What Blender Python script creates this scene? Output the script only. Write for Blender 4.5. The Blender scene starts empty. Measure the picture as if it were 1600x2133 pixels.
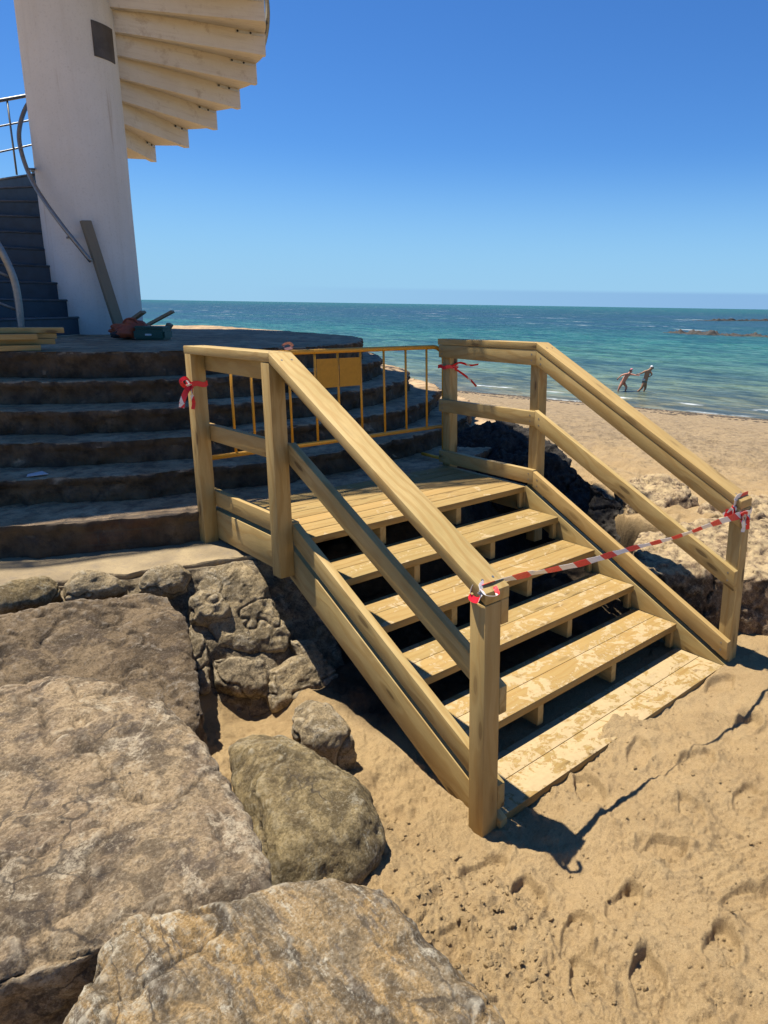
import bpy, bmesh, math, random
import numpy as np
from mathutils import Vector, Matrix
random.seed(7)
rad = math.radians
scene = bpy.context.scene
# ------------------------------------------------------------------ camera
CAM = np.array([-2.0161, -3.6779, 1.3798])
F_PX, PITCH, ROLL, YAW = 1491.85, .23612, .015676, .783753
PPX, PPY = 226.265, -72.066            # principal point offset (pixels of the 1600 x 2133 frame)
fw = np.array([math.sin(YAW)*math.cos(PITCH), math.cos(YAW)*math.cos(PITCH), -math.sin(PITCH)])
rt = np.cross(fw, [0, 0, 1]); rt /= np.linalg.norm(rt); up = np.cross(rt, fw)
cr, sr = math.cos(ROLL), math.sin(ROLL)
r2 = cr*rt + sr*up; u2 = -sr*rt + cr*up
cd = bpy.data.cameras.new('camera'); co = bpy.data.objects.new('camera', cd); scene.collection.objects.link(co)
co.matrix_world = Matrix(((r2[0], u2[0], -fw[0], CAM[0]), (r2[1], u2[1], -fw[1], CAM[1]), (r2[2], u2[2], -fw[2], CAM[2]), (0, 0, 0, 1)))
cd.sensor_fit = 'VERTICAL'; cd.sensor_height = 36.0; cd.lens = 36.0*F_PX/2133.0
cd.shift_x = -PPX/2133.0; cd.shift_y = PPY/2133.0
cd.clip_start = .05; cd.clip_end = 60000
scene.camera = co
# ------------------------------------------------------------------ light
SUN_EL, SUN_AZ = rad(71), rad(-22)      # azimuth from +Y towards +X
SV = Vector((math.sin(SUN_AZ)*math.cos(SUN_EL), math.cos(SUN_AZ)*math.cos(SUN_EL), math.sin(SUN_EL)))
sd = bpy.data.lights.new('sun', 'SUN'); so = bpy.data.objects.new('sun', sd); scene.collection.objects.link(so)
sd.energy = 5.0; sd.angle = rad(.5); sd.color = (1, .945, .835)
so.rotation_euler = SV.to_track_quat('Z', 'Y').to_euler()
world = bpy.data.worlds.new('World'); scene.world = world; world.use_nodes = True
wn = world.node_tree; wn.nodes.clear()
wo = wn.nodes.new('ShaderNodeOutputWorld'); wb = wn.nodes.new('ShaderNodeBackground')
sky = wn.nodes.new('ShaderNodeTexSky'); sky.sky_type = 'NISHITA'; sky.sun_disc = False
sky.sun_elevation = SUN_EL; sky.sun_rotation = SUN_AZ; sky.air_density = 1.0; sky.dust_density = .0; sky.ozone_density = 1.6
wb.inputs['Strength'].default_value = .070
tc = wn.nodes.new('ShaderNodeTexCoord'); sx = wn.nodes.new('ShaderNodeSeparateXYZ'); wn.links.new(tc.outputs['Generated'], sx.inputs[0])
hsv = wn.nodes.new('ShaderNodeHueSaturation'); hsv.inputs['Saturation'].default_value = 1.12; hsv.inputs['Value'].default_value = 1.0
wn.links.new(sky.outputs[0], hsv.inputs['Color'])
# thin bank of marine haze lying on the horizon (part of the sky)
mr = wn.nodes.new('ShaderNodeMapRange'); mr.interpolation_type = 'SMOOTHSTEP'
mr.inputs['From Min'].default_value = .0225; mr.inputs['From Max'].default_value = .0165; mr.inputs['To Min'].default_value = 0; mr.inputs['To Max'].default_value = 1
wn.links.new(sx.outputs['Z'], mr.inputs['Value'])
mr2 = wn.nodes.new('ShaderNodeMapRange'); mr2.inputs['From Min'].default_value = .45; mr2.inputs['From Max'].default_value = .88
mr2.inputs['To Min'].default_value = 0; mr2.inputs['To Max'].default_value = .62
wn.links.new(sx.outputs['X'], mr2.inputs['Value'])
mm = wn.nodes.new('ShaderNodeMath'); mm.operation = 'MULTIPLY'; wn.links.new(mr.outputs[0], mm.inputs[0]); wn.links.new(mr2.outputs[0], mm.inputs[1])
mx = wn.nodes.new('ShaderNodeMix'); mx.data_type = 'RGBA'; wn.links.new(mm.outputs[0], mx.inputs['Factor'])
tint = wn.nodes.new('ShaderNodeMix'); tint.data_type = 'RGBA'; tint.blend_type = 'MULTIPLY'; tint.inputs['Factor'].default_value = 1; wn.links.new(hsv.outputs[0], tint.inputs[6]); tint.inputs[7].default_value = (.42, .74, 1.14, 1)
hr_ = wn.nodes.new('ShaderNodeMapRange'); hr_.interpolation_type = 'SMOOTHSTEP'; hr_.inputs['From Min'].default_value = .20; hr_.inputs['From Max'].default_value = .0; hr_.inputs['To Min'].default_value = 0; hr_.inputs['To Max'].default_value = .85
wn.links.new(sx.outputs['Z'], hr_.inputs['Value'])
hm = wn.nodes.new('ShaderNodeMix'); hm.data_type = 'RGBA'; wn.links.new(hr_.outputs[0], hm.inputs['Factor']); wn.links.new(tint.outputs[2], hm.inputs[6]); hm.inputs[7].default_value = (2.8, 5.2, 7.7, 1)
wn.links.new(hm.outputs[2], mx.inputs[6]); mx.inputs[7].default_value = (1.95, 3.55, 6.3, 1)
wn.links.new(mx.outputs[2], wb.inputs['Color']); wn.links.new(wb.outputs[0], wo.inputs[0])
scene.view_settings.view_transform = 'Standard'; scene.view_settings.look = 'None'
scene.view_settings.exposure = 0.70; scene.view_settings.gamma = 1.0
scene.cycles.max_bounces = 6; scene.cycles.diffuse_bounces = 1

# ------------------------------------------------------------------ helpers
def ray(x, y): return fw + (x-800-PPX)/F_PX*r2 - (y-1066.5-PPY)/F_PX*u2
def atz(x, y, z): d = ray(x, y); return CAM + d*((z-CAM[2])/d[2])
def atd(x, y, D): d = ray(x, y); return CAM + d*(D/math.hypot(d[0], d[1]))
def aty(x, y, Y): d = ray(x, y); return CAM + d*((Y-CAM[1])/d[1])
def atx(x, y, X): d = ray(x, y); return CAM + d*((X-CAM[0])/d[0])
def atp(x, y, P0, n): d = ray(x, y); return CAM + d*(np.dot(np.array(P0)-CAM, n)/np.dot(d, n))
def lin(r, g, b):
    f = lambda c: (c/255/12.92) if c/255 <= .04045 else ((c/255+.055)/1.055)**2.4
    return (f(r), f(g), f(b), 1)
def _h(ix, iy, iz, seed):
    n = (ix.astype(np.int64)*374761393 + iy.astype(np.int64)*668265263 + iz.astype(np.int64)*2147483647 + seed*1274126177) & 0xffffffff
    n = ((n ^ (n >> 13))*1274126177) & 0xffffffff
    n = ((n ^ (n >> 15))*2246822519) & 0xffffffff
    return ((n ^ (n >> 16)) & 0xffff)/65535.0
def vnoise(x, y, z=None, seed=0):
    x = np.asarray(x, float); y = np.asarray(y, float)
    z = np.zeros_like(x) if z is None else np.asarray(z, float)
    ix, iy, iz = np.floor(x), np.floor(y), np.floor(z)
    fx, fy, fz = x-ix, y-iy, z-iz
    u, v, w = [f*f*f*(f*(f*6-15)+10) for f in (fx, fy, fz)]
    r = 0
    for a in (0, 1):
        for b in (0, 1):
            for c in (0, 1):
                r = r + _h(ix+a, iy+b, iz+c, seed)*(u if a else 1-u)*(v if b else 1-v)*(w if c else 1-w)
    return r*2-1
def fbm(x, y, z=None, o=4, seed=0, g=.5):
    r = 0; a = 1
    for i in range(o):
        r = r + a*vnoise(x*2**i+17.3*i, y*2**i-9.1*i, None if z is None else z*2**i+4.7*i, seed+i); a *= g
    return r
def worley(x, y, seed=0):
    ix, iy = np.floor(x), np.floor(y); best = np.full(np.shape(x), 9.0); idv = np.zeros(np.shape(x))
    for a in (-1, 0, 1):
        for b in (-1, 0, 1):
            cx, cy = ix+a, iy+b; zc = np.zeros_like(cx)
            px = cx+_h(cx, cy, zc, seed); py = cy+_h(cx, cy, zc+5, seed+3)
            d = np.hypot(px-x, py-y); m = d < best
            best = np.where(m, d, best); idv = np.where(m, _h(cx, cy, zc+9, seed+7), idv)
    return best, idv
def sm(a, b, x): t = np.clip((x-a)/(b-a), 0, 1); return t*t*(3-2*t)
def label(o, lab, cat, group=None):
    o['label'] = lab; o['category'] = cat
    if group: o['group'] = group
    return o
def empty(name, loc, lab, cat, group=None):
    o = bpy.data.objects.new(name, None); scene.collection.objects.link(o); o.location = loc
    o.empty_display_size = .2
    return label(o, lab, cat, group)
def link(name, me, mats, parent=None, smooth=False):
    for m in (mats if isinstance(mats, (list, tuple)) else [mats]): me.materials.append(m)
    if smooth: me.polygons.foreach_set('use_smooth', np.ones(len(me.polygons), bool))
    o = bpy.data.objects.new(name, me); scene.collection.objects.link(o)
    if parent is not None:
        o.parent = parent
        l = parent
        off = Vector((0, 0, 0))
        while l is not None: off += Vector(l.location); l = l.parent
        me.transform(Matrix.Translation(-off))
    return o
def base_origin(o):                     # put the origin of a one-mesh thing at its base
    me = o.data; n = len(me.vertices); c = np.empty(n*3); me.vertices.foreach_get('co', c); c = c.reshape(-1, 3)
    p = np.array([c[:, 0].mean(), c[:, 1].mean(), c[:, 2].min()])
    me.transform(Matrix.Translation(Vector(-p))); o.location = Vector(p); return o
def mesh_from(verts, faces, name='m'):
    me = bpy.data.meshes.new(name); me.from_pydata([tuple(v) for v in verts], [], faces); me.update(); return me
def fix_normals(me):
    bm = bmesh.new(); bm.from_mesh(me); bmesh.ops.recalc_face_normals(bm, faces=bm.faces[:]); bm.to_mesh(me); bm.free(); return me
def evaluate(me, mods):
    o = bpy.data.objects.new('tmp', me); scene.collection.objects.link(o)
    for typ, kw in mods:
        m = o.modifiers.new(typ, typ)
        for k, v in kw.items(): setattr(m, k, v)
    dg = bpy.context.evaluated_depsgraph_get(); dg.update()
    r = bpy.data.meshes.new_from_object(o.evaluated_get(dg))
    bpy.data.objects.remove(o); return r
def sweep(path, r, n=10, cap=True, flat=None):
    """tube along a path; r number or list"""
    path = [np.array(p, float) for p in path]; V = []; Fc = []
    t0 = path[1]-path[0]; t0 /= np.linalg.norm(t0)
    a = np.cross(t0, [0, 0, 1]);
    if np.linalg.norm(a) < 1e-3: a = np.cross(t0, [1, 0, 0])
    a /= np.linalg.norm(a)
    for i, p in enumerate(path):
        t = path[min(i+1, len(path)-1)]-path[max(i-1, 0)]; t /= np.linalg.norm(t)
        a = a-t*np.dot(a, t); a /= np.linalg.norm(a); b = np.cross(t, a)
        rr = r[i] if isinstance(r, (list, tuple)) else r
        for k in range(n):
            an = 2*math.pi*k/n; V.append(p+rr*(math.cos(an)*a+math.sin(an)*b))
    for i in range(len(path)-1):
        for k in range(n):
            Fc.append((i*n+k, i*n+(k+1) % n, (i+1)*n+(k+1) % n, (i+1)*n+k))
    if cap: Fc.append(tuple(range(n-1, -1, -1))); Fc.append(tuple((len(path)-1)*n+k for k in range(n)))
    return V, Fc
class MB:
    def __init__(s): s.v = []; s.f = []
    def add(s, V, F_): o = len(s.v); s.v += [tuple(v) for v in V]; s.f += [tuple(i+o for i in f) for f in F_]; return s
    def tube(s, path, r, n=10): return s.add(*sweep(path, r, n))
    def box(s, a, b):
        x0, y0, z0 = a; x1, y1, z1 = b
        return s.add([(x0, y0, z0), (x1, y0, z0), (x1, y1, z0), (x0, y1, z0), (x0, y0, z1), (x1, y0, z1), (x1, y1, z1), (x0, y1, z1)],
                     [(0, 3, 2, 1), (4, 5, 6, 7), (0, 1, 5, 4), (1, 2, 6, 5), (2, 3, 7, 6), (3, 0, 4, 7)])
    def mesh(s): return fix_normals(mesh_from(s.v, s.f))
    def build(s, name, mat, parent=None, smooth=False): return link(name, s.mesh(), mat, parent, smooth)
def smooth_angle(me, ang=35):
    me.polygons.foreach_set('use_smooth', np.ones(len(me.polygons), bool))
    try: me.set_sharp_from_angle(angle=rad(ang))
    except Exception: pass

# ------------------------------------------------------------------ materials
class NT:
    def __init__(s, name):
        s.m = bpy.data.materials.new(name); s.m.use_nodes = True; s.t = s.m.node_tree; s.t.nodes.clear()
        s.out = s.n('ShaderNodeOutputMaterial'); s.b = s.n('ShaderNodeBsdfPrincipled'); s.l(s.b.outputs[0], s.out.inputs[0])
    def n(s, typ, **kw):
        x = s.t.nodes.new(typ)
        for k, v in kw.items():
            if k in x.inputs and not hasattr(x, k): x.inputs[k].default_value = v
            else: setattr(x, k, v)
        return x
    def l(s, a, b): s.t.links.new(a, b)
    def inp(s, x, k, v):
        if isinstance(v, bpy.types.NodeSocket): s.l(v, x.inputs[k])
        else: x.inputs[k].default_value = v
    def pos(s): return s.n('ShaderNodeNewGeometry').outputs['Position']
    def attr(s, name): return s.n('ShaderNodeAttribute', attribute_name=name).outputs['Vector']
    def vm(s, op, a, b=None, sc=None):
        x = s.n('ShaderNodeVectorMath', operation=op); s.inp(x, 0, a)
        if b is not None: s.inp(x, 1, b)
        if sc is not None: s.inp(x, 3, sc)
        return x.outputs[0]
    def math(s, op, a, b=0.0, clamp=False):
        x = s.n('ShaderNodeMath', operation=op, use_clamp=clamp); s.inp(x, 0, a); s.inp(x, 1, b); return x.outputs[0]
    def noise(s, vec, scale, detail=4, rough=.55, dist=0.0):
        x = s.n('ShaderNodeTexNoise'); s.inp(x, 'Vector', vec); s.inp(x, 'Scale', scale); s.inp(x, 'Detail', detail); s.inp(x, 'Roughness', rough); s.inp(x, 'Distortion', dist); return x.outputs['Fac']
    def vor(s, vec, scale, feat='F1', out='Distance'):
        x = s.n('ShaderNodeTexVoronoi', feature=feat); s.inp(x, 'Vector', vec); s.inp(x, 'Scale', scale); return x.outputs[out]
    def ramp(s, fac, stops, interp='LINEAR'):
        x = s.n('ShaderNodeValToRGB'); x.color_ramp.interpolation = interp; e = x.color_ramp.elements
        while len(e) < len(stops): e.new(.5)
        for i, (p, c) in enumerate(stops):
            e[i].position = p; e[i].color = c if len(c) == 4 else (*c, 1)
        s.l(fac, x.inputs[0]); return x.outputs[0]
    def rng(s, v, a, b, c=0.0, d=1.0, smooth=False):
        x = s.n('ShaderNodeMapRange'); x.interpolation_type = 'SMOOTHSTEP' if smooth else 'LINEAR'
        for k, q in (('Value', v), ('From Min', a), ('From Max', b), ('To Min', c), ('To Max', d)): s.inp(x, k, q)
        return x.outputs[0]
    def mix(s, f, a, b, bt='MIX'):
        x = s.n('ShaderNodeMix', data_type='RGBA', blend_type=bt); s.inp(x, 'Factor', f)
        for k, q in (('A', a), ('B', b)):
            if isinstance(q, tuple) and len(q) == 3: q = (*q, 1)
            # colour sockets of the mix node
            i = {'A': 6, 'B': 7}[k]; s.inp(x, i, q)
        return x.outputs[2]
    def bump(s, h, dist, strength=1.0, prev=None):
        x = s.n('ShaderNodeBump'); s.inp(x, 'Height', h); s.inp(x, 'Distance', dist); s.inp(x, 'Strength', strength)
        if prev is not None: s.l(prev, x.inputs['Normal'])
        return x.outputs[0]
    def fin(s, col, rough=.8, normal=None, spec=.3, metal=0.0):
        s.inp(s.b, 'Base Color', col if not (isinstance(col, tuple) and len(col) == 3) else (*col, 1)); s.inp(s.b, 'Roughness', rough); s.inp(s.b, 'Metallic', metal)
        s.inp(s.b, 'Specular IOR Level', spec)
        if normal is not None: s.l(normal, s.b.inputs['Normal'])
        return s.m

def wood_mat(name, base=(.54, .38, .155), base2=(.44, .31, .115), sandy=False, grey=False):
    N = NT(name); a = N.attr('gr')
    oi = N.n('ShaderNodeObjectInfo').outputs['Random']
    st = N.vm('MULTIPLY', a, (1.1, 13, 13))
    n1 = N.noise(st, 1.6, 4, .6, .3)
    # growth rings: distance from a wandering pith axis
    wob = N.noise(N.vm('MULTIPLY', a, (1.3, 3, 3)), 1.0, 3, .5)
    sp = N.n('ShaderNodeSeparateXYZ'); N.l(a, sp.inputs[0])
    kn = N.n('ShaderNodeTexVoronoi', feature='F1'); N.inp(kn, 'Vector', N.vm('MULTIPLY', a, (2.6, 10.5, 10.5))); N.inp(kn, 'Scale', 1.0); N.inp(kn, 'Randomness', 1.0)
    kd = kn.outputs['Distance']
    pull = N.rng(kd, 0.0, .5, .5, 0.0, True)
    rr = N.math('ADD', N.math('MULTIPLY', sp.outputs[1], 55.0), N.math('MULTIPLY', sp.outputs[2], 34.0))
    rr = N.math('ADD', rr, N.math('MULTIPLY', wob, 14.0))
    rr = N.math('ADD', rr, N.math('MULTIPLY', pull, 7.0))
    ring = N.math('MULTIPLY_ADD', N.math('SINE', N.math('MULTIPLY', rr, 2.1)), .5); 
    ring.node.inputs[2].default_value = .5
    low = N.noise(a, 2.2, 3, .55)
    c = N.mix(N.rng(low, .35, .65), base, base2)
    c = N.mix(N.math('MULTIPLY', N.rng(ring, .45, 1.0, 0, 1, True), .5), c, (base[0]*.68, base[1]*.55, base[2]*.38))
    c = N.mix(N.rng(n1, .45, .75, 0, .32), c, (base[0]*.6, base[1]*.55, base[2]*.45))
    halo = N.rng(kd, .32, .14, 0, .6, True)
    c = N.mix(halo, c, (.23, .15, .055))
    core = N.rng(kd, .155, .11, 0, .9, True)
    c = N.mix(core, c, (.085, .048, .02))
    # green preservative bloom
    gr = N.noise(N.vm('MULTIPLY', a, (3, 9, 9)), 1.3, 4, .65)
    c = N.mix(N.rng(gr, .62, .78, 0, .38, True), c, (.17, .22, .10))
    fine = N.noise(N.vm('MULTIPLY', a, (12, 260, 260)), 1.0, 2, .7)
    c = N.mix(N.rng(fine, .3, .7, 0, .34), c, (base[0]*.45, base[1]*.42, base[2]*.35))
    c = N.mix(N.rng(oi, .35, 1, 0, .55), c, (.43, .265, .09), 'MIX'); oi2 = N.math('FRACT', N.math('MULTIPLY', oi, 7.31)); c = N.mix(N.rng(oi2, 0, 1, 0, .26), c, (.33, .25, .10))
    if grey: c = N.mix(.75, c, (.19, .16, .125))
    rough = .62; 
    nrm = N.bump(N.math('ADD', N.math('MULTIPLY', fine, .5), N.math('MULTIPLY', ring, .35)), .0012, .8)
    nrm = N.bump(core, .002, -.6, nrm)
    if sandy:
        g = N.n('ShaderNodeNewGeometry'); ps = g.outputs['Position']; s1 = N.n('ShaderNodeSeparateXYZ'); N.l(ps, s1.inputs[0])
        s2 = N.n('ShaderNodeSeparateXYZ'); N.l(g.outputs['Normal'], s2.inputs[0])
        amt = N.rng(s1.outputs[2], -.05, -.85, .17, .40)
        nn = N.noise(ps, 7.5, 6, .72, .8)
        nn2 = N.noise(ps, 38, 4, .7)
        v = N.math('ADD', N.math('MULTIPLY', nn, 1.6), N.math('MULTIPLY', nn2, .6)); v = N.math('SUBTRACT', v, .6)
        m = N.rng(N.math('ADD', v, amt), .84, .93, 0, 1, True)
        amt2 = N.rng(s1.outputs[2], -.80, -.84, 0, .06); m = N.rng(N.math('ADD', N.math('ADD', v, amt), amt2), .84, .93, 0, 1, True)
        m = N.math('MULTIPLY', m, N.rng(s2.outputs[2], .6, .9))
        m = N.math('MULTIPLY', m, .78)
        c = N.mix(m, c, N.mix(nn2, (.36, .265, .14), (.56, .42, .235))); rough = .85
        nrm = N.bump(N.math('MULTIPLY', m, nn2), .003, .9, nrm)
    return N.fin(c, rough, nrm, .25)
WOOD = wood_mat('treated_pine')
TREADW = wood_mat('treated_pine_tread', (.40, .26, .095), (.33, .225, .082), sandy=True)
OLDW = wood_mat('weathered_board', grey=True)

def rock_mat(name, c1, c2, c3, dark=(.05, .04, .032), pale=(.5, .43, .33), streak=None, sc=1.0, pits=.5, palef=.5, dust=False):
    N = NT(name); p = N.pos()
    v = p if streak is None else N.vm('MULTIPLY', p, streak)
    a = N.noise(v, 2.1*sc, 6, .62, .5); b = N.noise(v, 7*sc, 7, .7, .2); d = N.noise(p, 34*sc, 6, .75); e = N.noise(p, 120, 4, .7)
    c = N.mix(N.rng(a, .38, .62, 0, 1, True), c1, c2)
    c = N.mix(N.rng(b, .50, .60, 0, .9, True), c, c3)
    c = N.mix(N.rng(d, .50, .62, 0, .5, True), c, tuple(x*.42 for x in c1))
    big = N.noise(v, 4.2*sc, 5, .6, 1.2); c = N.mix(N.rng(big, .50, .58, 0, .62, True), c, tuple(x*.42 for x in c3)); c = N.mix(N.rng(big, .45, .37, 0, .5, True), c, tuple(min(1, x*1.25) for x in c2))
    w = N.noise(v, 3.4*sc, 8, .78, .6)
    c = N.mix(N.math('MULTIPLY', N.rng(w, .58-.06*palef, .62-.04*palef, 0, 1, True), N.rng(d, .38, .55, 0, .8)), c, pale)
    c = N.mix(N.rng(e, .52, .64, 0, .62), c, tuple(x*.3 for x in c2)); g2 = N.noise(p, 62, 6, .8); c = N.mix(N.rng(g2, .52, .60, 0, .55), c, tuple(x*.34 for x in c1)); c = N.mix(N.rng(g2, .45, .38, 0, .35), c, pale)
    c = N.mix(N.rng(e, .46, .30, 0, .2), c, tuple(min(1, x*1.7) for x in pale))
    vo = N.vor(N.vm('ADD', p, N.vm('SCALE', p, sc=0.0)), 21*sc)
    pm = N.math('MULTIPLY', N.rng(vo, .16, .08, 0, 1, True), N.rng(N.noise(p, 5, 2), .52, .62, 0, pits))
    c = N.mix(pm, c, dark)
    cr_ = N.n('ShaderNodeTexVoronoi', feature='DISTANCE_TO_EDGE'); nz = N.n('ShaderNodeTexNoise'); N.inp(nz, 'Vector', p); N.inp(nz, 'Scale', 3.0); N.inp(nz, 'Detail', 5.0)
    N.inp(cr_, 'Vector', N.vm('ADD', v, N.vm('SCALE', nz.outputs['Color'], sc=.35))); N.inp(cr_, 'Scale', 2.6*sc)
    ck = N.math('MULTIPLY', N.rng(cr_.outputs['Distance'], .016, .004, 0, 1, True), N.rng(N.noise(p, 1.7, 3), .52, .60))
    c = N.mix(N.math('MULTIPLY', ck, .7), c, dark)
    gm = N.n('ShaderNodeNewGeometry'); pt_ = gm.outputs['Pointiness']
    c = N.mix(N.rng(pt_, .515, .57, 0, .6), c, tuple(min(1, x*1.15) for x in pale)); c = N.mix(N.rng(pt_, .49, .43, 0, .7), c, dark)
    if dust: s9 = N.n('ShaderNodeSeparateXYZ'); N.l(gm.outputs['Normal'], s9.inputs[0]); c = N.mix(N.math('MULTIPLY', N.rng(s9.outputs[2], .62, .86), N.rng(b, .62, .40)), c, (.50, .37, .20))
    nrm = N.bump(b, .02, .6); nrm = N.bump(d, .010, 1.0, nrm); nrm = N.bump(g2, .006, 1.0, nrm); nrm = N.bump(e, .0028, .9, nrm); nrm = N.bump(pm, .01, -.8, nrm); nrm = N.bump(ck, .012, -1.0, nrm)
    return N.fin(c, .88, nrm, .2)
R_PINK = rock_mat('rock_pink_brown', (.235, .165, .102), (.35, .25, .14), (.12, .09, .066), pale=(.50, .41, .28), pits=.9)
R_ORANGE = rock_mat('rock_ochre_streaked', (.225, .168, .10), (.37, .235, .095), (.125, .10, .075), pale=(.54, .48, .36), streak=(2.4, .6, 1.5), palef=.9)
R_DARK = rock_mat('rock_grey_brown', (.16, .11, .062), (.22, .155, .088), (.085, .06, .04), pale=(.30, .25, .19), palef=.2)
R_OLIVE = rock_mat('rock_olive', (.235, .17, .08), (.30, .225, .11), (.14, .10, .05), pale=(.38, .33, .23), sc=1.3, palef=.2, pits=.2)
R_TAN = rock_mat('rock_tan', (.33, .245, .135), (.40, .30, .165), (.24, .18, .10), pale=(.46, .39, .28), sc=1.4, pits=.9)
R_MORTAR = rock_mat('rough_mortar', (.29, .22, .13), (.36, .275, .165), (.19, .145, .09), pale=(.46, .38, .26), sc=2.2, pits=1.0)
R_BLACK = rock_mat('dark_wet_rock', (.035, .03, .026), (.05, .042, .033), (.022, .02, .02), pale=(.075, .065, .05), palef=.1)
R_BANKR = rock_mat('sandy_brown_rock', (.19, .125, .075), (.25, .165, .095), (.13, .085, .055), pale=(.48, .36, .22), sc=1.8, dust=True)

def step_mat():
    N = NT('stone_step'); g = N.n('ShaderNodeNewGeometry'); p = g.outputs['Position']
    s = N.n('ShaderNodeSeparateXYZ'); N.l(g.outputs['Normal'], s.inputs[0])
    a = N.noise(p, 1.8, 6, .65, .3); b = N.noise(p, 9, 6, .7); d = N.noise(p, 60, 5, .7)
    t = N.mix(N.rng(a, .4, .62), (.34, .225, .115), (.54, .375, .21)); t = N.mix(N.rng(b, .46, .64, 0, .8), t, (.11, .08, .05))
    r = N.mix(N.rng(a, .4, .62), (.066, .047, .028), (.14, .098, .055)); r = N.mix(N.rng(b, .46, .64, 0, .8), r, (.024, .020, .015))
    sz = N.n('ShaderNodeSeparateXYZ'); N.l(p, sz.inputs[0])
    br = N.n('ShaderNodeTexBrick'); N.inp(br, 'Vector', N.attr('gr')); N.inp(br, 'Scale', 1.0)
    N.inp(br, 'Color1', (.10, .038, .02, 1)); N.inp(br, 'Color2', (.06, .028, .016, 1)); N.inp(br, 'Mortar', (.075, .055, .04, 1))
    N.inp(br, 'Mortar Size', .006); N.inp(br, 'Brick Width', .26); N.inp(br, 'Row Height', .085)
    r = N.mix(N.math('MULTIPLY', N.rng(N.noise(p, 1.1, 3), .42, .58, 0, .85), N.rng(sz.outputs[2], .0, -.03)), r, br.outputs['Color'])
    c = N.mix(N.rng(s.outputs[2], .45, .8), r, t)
    c = N.mix(N.rng(d, .5, .7, 0, .5), c, (.06, .05, .04))
    nrm = N.bump(b, .015, .7); nrm = N.bump(d, .004, .9, nrm)
    return N.fin(c, .85, nrm, .3)
STEP = step_mat()
def conc_mat():
    N = NT('sandy_concrete'); p = N.pos()
    a = N.noise(p, 2.5, 6, .6, .4); b = N.noise(p, 14, 6, .72); d = N.noise(p, 90, 4, .7)
    c = N.mix(N.rng(a, .38, .62), (.35, .265, .15), (.23, .175, .105)); c = N.mix(N.rng(b, .5, .68, 0, .6), c, (.2, .16, .115))
    c = N.mix(N.rng(d, .5, .7, 0, .4), c, (.13, .1, .07))
    nrm = N.bump(b, .012, .7); nrm = N.bump(d, .003, .9, nrm)
    return N.fin(c, .9, nrm, .2)
LEDGE = conc_mat()
def sand_mat():
    N = NT('beach_sand'); g = N.n('ShaderNodeNewGeometry'); p = g.outputs['Position']
    sp = N.n('ShaderNodeSeparateXYZ'); N.l(p, sp.inputs[0])
    a = N.noise(p, .9, 5, .6, .3); b = N.noise(p, 6, 6, .65); d = N.noise(p, 150, 4, .75); e = N.noise(p, 420, 2, .8)
    c = N.mix(N.rng(a, .35, .65), (.47, .322, .158), (.385, .258, .122)); c = N.mix(N.rng(b, .42, .68, 0, .5), c, (.50, .355, .18))
    c = N.mix(N.rng(d, .53, .70, 0, .6), c, (.26, .17, .085)); c = N.mix(N.rng(e, .54, .66, 0, .6), c, (.15, .10, .05)); c = N.mix(N.rng(e, .42, .3, 0, .5), c, (.7, .56, .36)); c = N.mix(N.rng(N.noise(p, 45, 5, .75), .54, .66, 0, .5), c, (.24, .155, .075))
    # the cut bank: shade painted in near-black brown (attribute), wet sand near the water, mottled far beach
    at = N.n('ShaderNodeAttribute', attribute_name='shade_tone'); s3 = N.n('ShaderNodeSeparateXYZ'); N.l(at.outputs['Vector'], s3.inputs[0])
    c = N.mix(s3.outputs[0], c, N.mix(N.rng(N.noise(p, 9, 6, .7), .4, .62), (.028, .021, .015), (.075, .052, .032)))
    c = N.mix(s3.outputs[1], c, N.mix(N.rng(N.noise(p, 1.5, 5, .7), .4, .62), (.30, .215, .125), (.20, .145, .09)))
    hz = N.noise(N.vm('MULTIPLY', p, (1.0, .35, 1)), 3.0, 6, .7)
    c = N.mix(N.math('MULTIPLY', s3.outputs[2], N.rng(hz, .46, .60, 0, .75)), c, (.29, .21, .125)); c = N.mix(N.math('MULTIPLY', s3.outputs[2], .55), c, (.345, .262, .165)); c = N.mix(N.math('MULTIPLY', s3.outputs[2], N.rng(N.noise(p, 4.5, 7, .82), .48, .58, 0, .75)), c, (.20, .145, .088))  # dark mottles stand for specks and small shadows on the far beach
    nrm = N.bump(N.math('MULTIPLY', N.noise(p, 2.2, 6, .75), s3.outputs[2]), .22, .9); nrm = N.bump(N.noise(p, 22, 6, .75), .022, .8, nrm); nrm = N.bump(N.noise(p, 60, 5, .75), .010, .9, nrm); nrm = N.bump(d, .005, 1.0, nrm); nrm = N.bump(e, .002, .9, nrm)
    return N.fin(c, .93, nrm, .15)
SAND = sand_mat()
def simple(name, col, rough=.5, metal=0.0, var=.25, sc=30, spec=.4, bump=.0006):
    N = NT(name); p = N.pos(); n = N.noise(p, sc, 5, .65)
    c = N.mix(N.rng(n, .42, .68, 0, var), col, tuple(x*.35 for x in col))
    return N.fin(c, rough, N.bump(n, bump, .6), spec, metal)
YEL = simple('barrier_yellow', (.72, .34, .03), .45, var=.18)
YELP = simple('barrier_plate_yellow', (.52, .26, .02), .5, var=.2)
STEEL = simple('galvanised_steel', (.26, .26, .25), .42, .7, .3)
BLUEP = simple('dark_blue_paint', (.03, .055, .08), .5, var=.5, sc=8)
NOSE = simple('worn_nosing', (.10, .115, .13), .5, var=.6, sc=6)
REDC = simple('orange_red_plastic', (.42, .08, .03), .5)
GREENC = simple('green_plastic', (.012, .075, .055), .4)
BLACKP = simple('black_plastic', (.02, .02, .022), .5)
WHITEP = simple('white_plastic', (.6, .6, .58), .5)
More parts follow.
